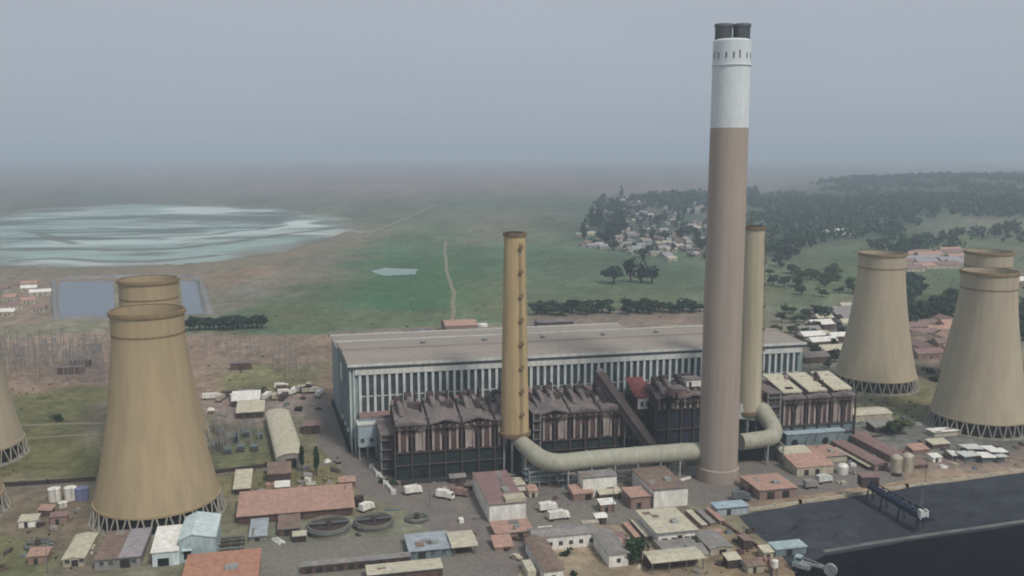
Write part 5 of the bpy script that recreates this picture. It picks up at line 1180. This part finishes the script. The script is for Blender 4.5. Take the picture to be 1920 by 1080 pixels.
for x in list(np.arange(356, 448, 9)) + list(np.arange(464, 498, 9)):
    tpx((x + rng.uniform(-2, 2), 619 - (x - 356) * .03 + rng.uniform(-2, 2)), rng.uniform(22, 30), 'round', 'dark green tree in the clump right of the ochre cooling tower top', 'tree clump right of the tower')
gt = 'trees of the far township'
for q in scatter(TOWN, 88, 9, occ): tree(q[0], q[1], rng.uniform(9, 19), rng.choice(['round', 'tall', 'tall', 'mid']), 'dark tree among the pale houses of the far township', gt)
for q in scatter([(1132, 474), (1134, 440), (1142, 390), (1168, 366), (1166, 430), (1166, 474)], 26, 7): tree(q[0], q[1], rng.uniform(15, 23), rng.choice(['tall', 'round']), 'dark tree among the pale houses of the far township', gt)
for q in scatter([(1095, 440), (1130, 390), (1120, 460), (1090, 465)], 8, 15, occ): tree(q[0], q[1], rng.uniform(16, 26), 'tall', 'dark tree among the pale houses of the far township', gt)
for px, h, k, lb in (((1540, 602), 36, 'round', 'large round dark tree behind the right end of the hall'), ((1685, 486), 34, 'round', 'dark tree directly behind the rim of the grey tower'), ((1723, 468), 26, 'round', 'lone dark tree in the far light green field on the right'),
                     ((1692, 470), 24, 'round', 'lone dark tree at the left edge of the far light green field'), ((1688, 815), 34, 'light', 'bright green bushy tree on the verge below the right towers'), ((1672, 808), 22, 'mid', 'dark green shrub tree beside the bright green one below the right towers')):
    tpx(px, h, k, lb)
for i in range(26):
    tpx((rng.uniform(1700, 1812), rng.uniform(562, 606)), rng.uniform(20, 34), rng.choice(['round', 'mid']), 'dark green tree in the grove between the right cooling towers', 'grove between the right towers')
for i in range(8): tpx((rng.uniform(1702, 1730), rng.uniform(530, 560)), rng.uniform(20, 30), 'round', 'dark green tree in the grove between the right cooling towers', 'grove between the right towers')
for i in range(16): tpx((rng.uniform(1900, 1990), rng.uniform(560, 640)), rng.uniform(20, 34), rng.choice(['round', 'mid']), 'dark green tree at the right edge behind the near tower', 'trees at the right edge')
for i in range(28):
    x = rng.uniform(1438, 1600); tpx((x, rng.uniform(498, 558)), rng.uniform(12, 24), rng.choice(['round', 'mid', 'light']), 'green tree scattered on the meadow right of the tall chimney', 'meadow trees right of the chimney')
for i in range(14): tpx((rng.uniform(1436, 1530), rng.uniform(585, 640)), rng.uniform(10, 20), rng.choice(['mid', 'light']), 'small green tree behind the right end of the hall', 'small trees behind the hall end')
for i in range(10): tpx((rng.uniform(1510, 1600), rng.uniform(610, 690)), rng.uniform(12, 22), rng.choice(['mid', 'round']), 'green tree among the stores left of the grey tower', 'trees among the stores')
tpx((566, 884), 42, 'slim', 'slim dark cypress, left of two in front of the barrel roofed warehouse', name='cypress_tree'); tpx((594, 892), 46, 'slim', 'slim dark cypress, right of two beside the road', name='cypress_tree')
tpx((1183, 1050), 46, 'mid', 'dark green tree between the U-shaped office and the two storey office'); tpx((1197, 1036), 26, 'mid', 'smaller green tree behind the one beside the two storey office')
for px, lb in (((1062, 1040), 'small dark bush in the courtyard of the U-shaped office'), ((1075, 1078), 'green bush at the open side of the courtyard'), ((718, 905), 'green bush by the pale low wall at the boiler house'), ((735, 908), 'green bush at the dark base of the left boiler house'), ((490, 735), 'dark bush at the lorry park'), ((1755, 715), 'green bush on the grass between the right towers'), ((1742, 700), 'small green bush farther back between the right towers'), ((640, 912), 'green bush behind the salmon warehouse end'), ((560, 770), 'dark bush beside the lorry park road'),
               ((1590, 720), 'dark bush at the foot of the grey tower'), ((1468, 660), 'green bush at the hall roof end'), ((105, 790), 'dark bush on the grass strips left of the tower')):
    tpx(px, rng.uniform(13, 20), 'mid', lb, None, 'bush')

def scrub(px, n, smin, smax, mat):
    P = poly_ground(px); lo, hi = P.min(0), P.max(0); Q = rng.uniform(lo, hi, (n * 5, 2)); Q = Q[sdist(Q, P) > 0]
    Q = Q[fbm(Q[:, 0] / 45, Q[:, 1] / 60, 3, 71) > .47][:n]; V, F = [], []
    for x, y in Q:
        if not free(x, y, 1): continue
        z0 = float(hills(np.array([x]), np.array([y]))[0]); sz = rng.uniform(smin, smax)
        for k in range(8):
            dv = rng.normal(0, 1, 3); dv /= np.linalg.norm(dv); p = np.array((x, y, z0 + sz * .4)) + dv * (sz * .6, sz * .6, sz * .35)
            a = np.cross(dv, rng.normal(0, 1, 3)); a /= np.linalg.norm(a); c = np.cross(dv, a); e = sz * .38; B = len(V)
            V += [tuple(p + e * a), tuple(p + e * c), tuple(p - e * a), tuple(p - e * c)]; F.append((B, B + 1, B + 2, B + 3))
    me = bpy.data.meshes.new('scrub'); me.from_pydata(V, [], F); me.materials.append(mt[mat]); o = bpy.data.objects.new('scrub', me); COL.objects.link(o); struct(o, 'stuff')
scrub([(400, 610), (640, 480), (720, 440), (1080, 400), (1330, 500), (1330, 600), (1000, 612), (640, 630)], 200, .6, 1.7, 'leaf_light')
scrub([(1440, 600), (1480, 500), (1700, 440), (1930, 440), (1930, 620), (1700, 640)], 260, .6, 2.0, 'leaf_light')
scrub([(-20, 730), (190, 730), (190, 905), (-20, 905)], 130, .4, 1.1, 'leaf_light')
scrub([(-20, 910), (180, 930), (180, 1080), (-20, 1080)], 60, .3, .9, 'leaf')
scrub([(390, 880), (640, 850), (690, 905), (430, 935)], 110, .3, 1.0, 'leaf_light')
scrub([(-20, 610), (640, 610), (640, 735), (-20, 735)], 80, .5, 1.4, 'leaf_light')
scrub([(1180, 990), (1440, 990), (1440, 1078), (1180, 1078)], 60, .3, .9, 'leaf')
scrub([(1590, 725), (1760, 715), (1760, 815), (1600, 800)], 90, .4, 1.2, 'leaf_light')

# far forest on the right: one mass nobody could count
def forest(px, n, hmin, hmax, mat, name='forest', cut=.33):
    P = poly_ground(px); lo, hi = P.min(0), P.max(0); b = []; F = []
    Q = rng.uniform(lo, hi, (n * 4, 2)); Q = Q[sdist(Q, P) > 0][:n]
    keep = fbm(Q[:, 0] / 130, Q[:, 1] / 180, 3, 33) > cut; Q = Q[keep]
    Z = hills(Q[:, 0], Q[:, 1])
    V = []; base = 0
    for (x, y), z in zip(Q, Z):
        h = rng.uniform(hmin, hmax); w = h * rng.uniform(.5, .8)
        for k in range(12):
            dv = rng.normal(0, 1, 3); dv /= np.linalg.norm(dv); p = np.array((x, y, z + h * .58)) + dv * (w * .5, w * .5, h * .40)
            a = np.cross(dv + rng.normal(0, .4, 3), rng.normal(0, 1, 3)); a /= np.linalg.norm(a); c = np.cross(dv, a); s = h * .24
            V += [tuple(p + s * a), tuple(p + s * c), tuple(p - s * a), tuple(p - s * c * .8)]; F.append((base, base + 1, base + 2, base + 3)); base += 4
    me = bpy.data.meshes.new(name); me.from_pydata(V, [], F); me.materials.append(mt[mat]); o = bpy.data.objects.new(name, me); COL.objects.link(o); return struct(o, 'stuff')
forest([(1380, 372), (1600, 356), (1940, 350), (1940, 425), (1760, 420), (1680, 445), (1560, 452), (1480, 488), (1400, 480)], 2600, 9, 17, 'leaf_dark', cut=.40)
forest([(1380, 372), (1600, 356), (1940, 350), (1940, 425), (1760, 420), (1680, 445), (1560, 452), (1480, 488), (1400, 480)], 1500, 8, 15, 'leaf', cut=.36)
forest([(1500, 356), (1700, 336), (1990, 326), (1990, 352), (1700, 358)], 1500, 14, 26, 'leaf_dark')
forest(TOWN, 230, 7, 13, 'leaf_dark', cut=.3)
forest([(1180, 374), (1420, 360), (1420, 385), (1250, 392)], 420, 12, 24, 'leaf_dark')
forest([(1600, 470), (1690, 450), (1760, 448), (1930, 432), (1930, 462), (1800, 468), (1700, 476)], 160, 9, 15, 'leaf')

# ------------------------------------------------------------------ haze: one closed box of even air round the whole scene
b = MB(); b.box(-31000, 31000, -900, 31000, -1.5, 230)
hz = b.build('haze', 'white'); struct(hz, 'stuff')
hm = bpy.data.materials.new('haze_air'); hm.use_nodes = True; n, l = hm.node_tree.nodes, hm.node_tree.links; n.clear()
pv = n.new('ShaderNodeVolumePrincipled'); ou = n.new('ShaderNodeOutputMaterial')
pv.inputs['Color'].default_value = (.70, .81, .91, 1); pv.inputs['Density'].default_value = HAZE_DENSITY; pv.inputs['Anisotropy'].default_value = .1
l.new(pv.outputs[0], ou.inputs['Volume']); hz.data.materials[0] = hm
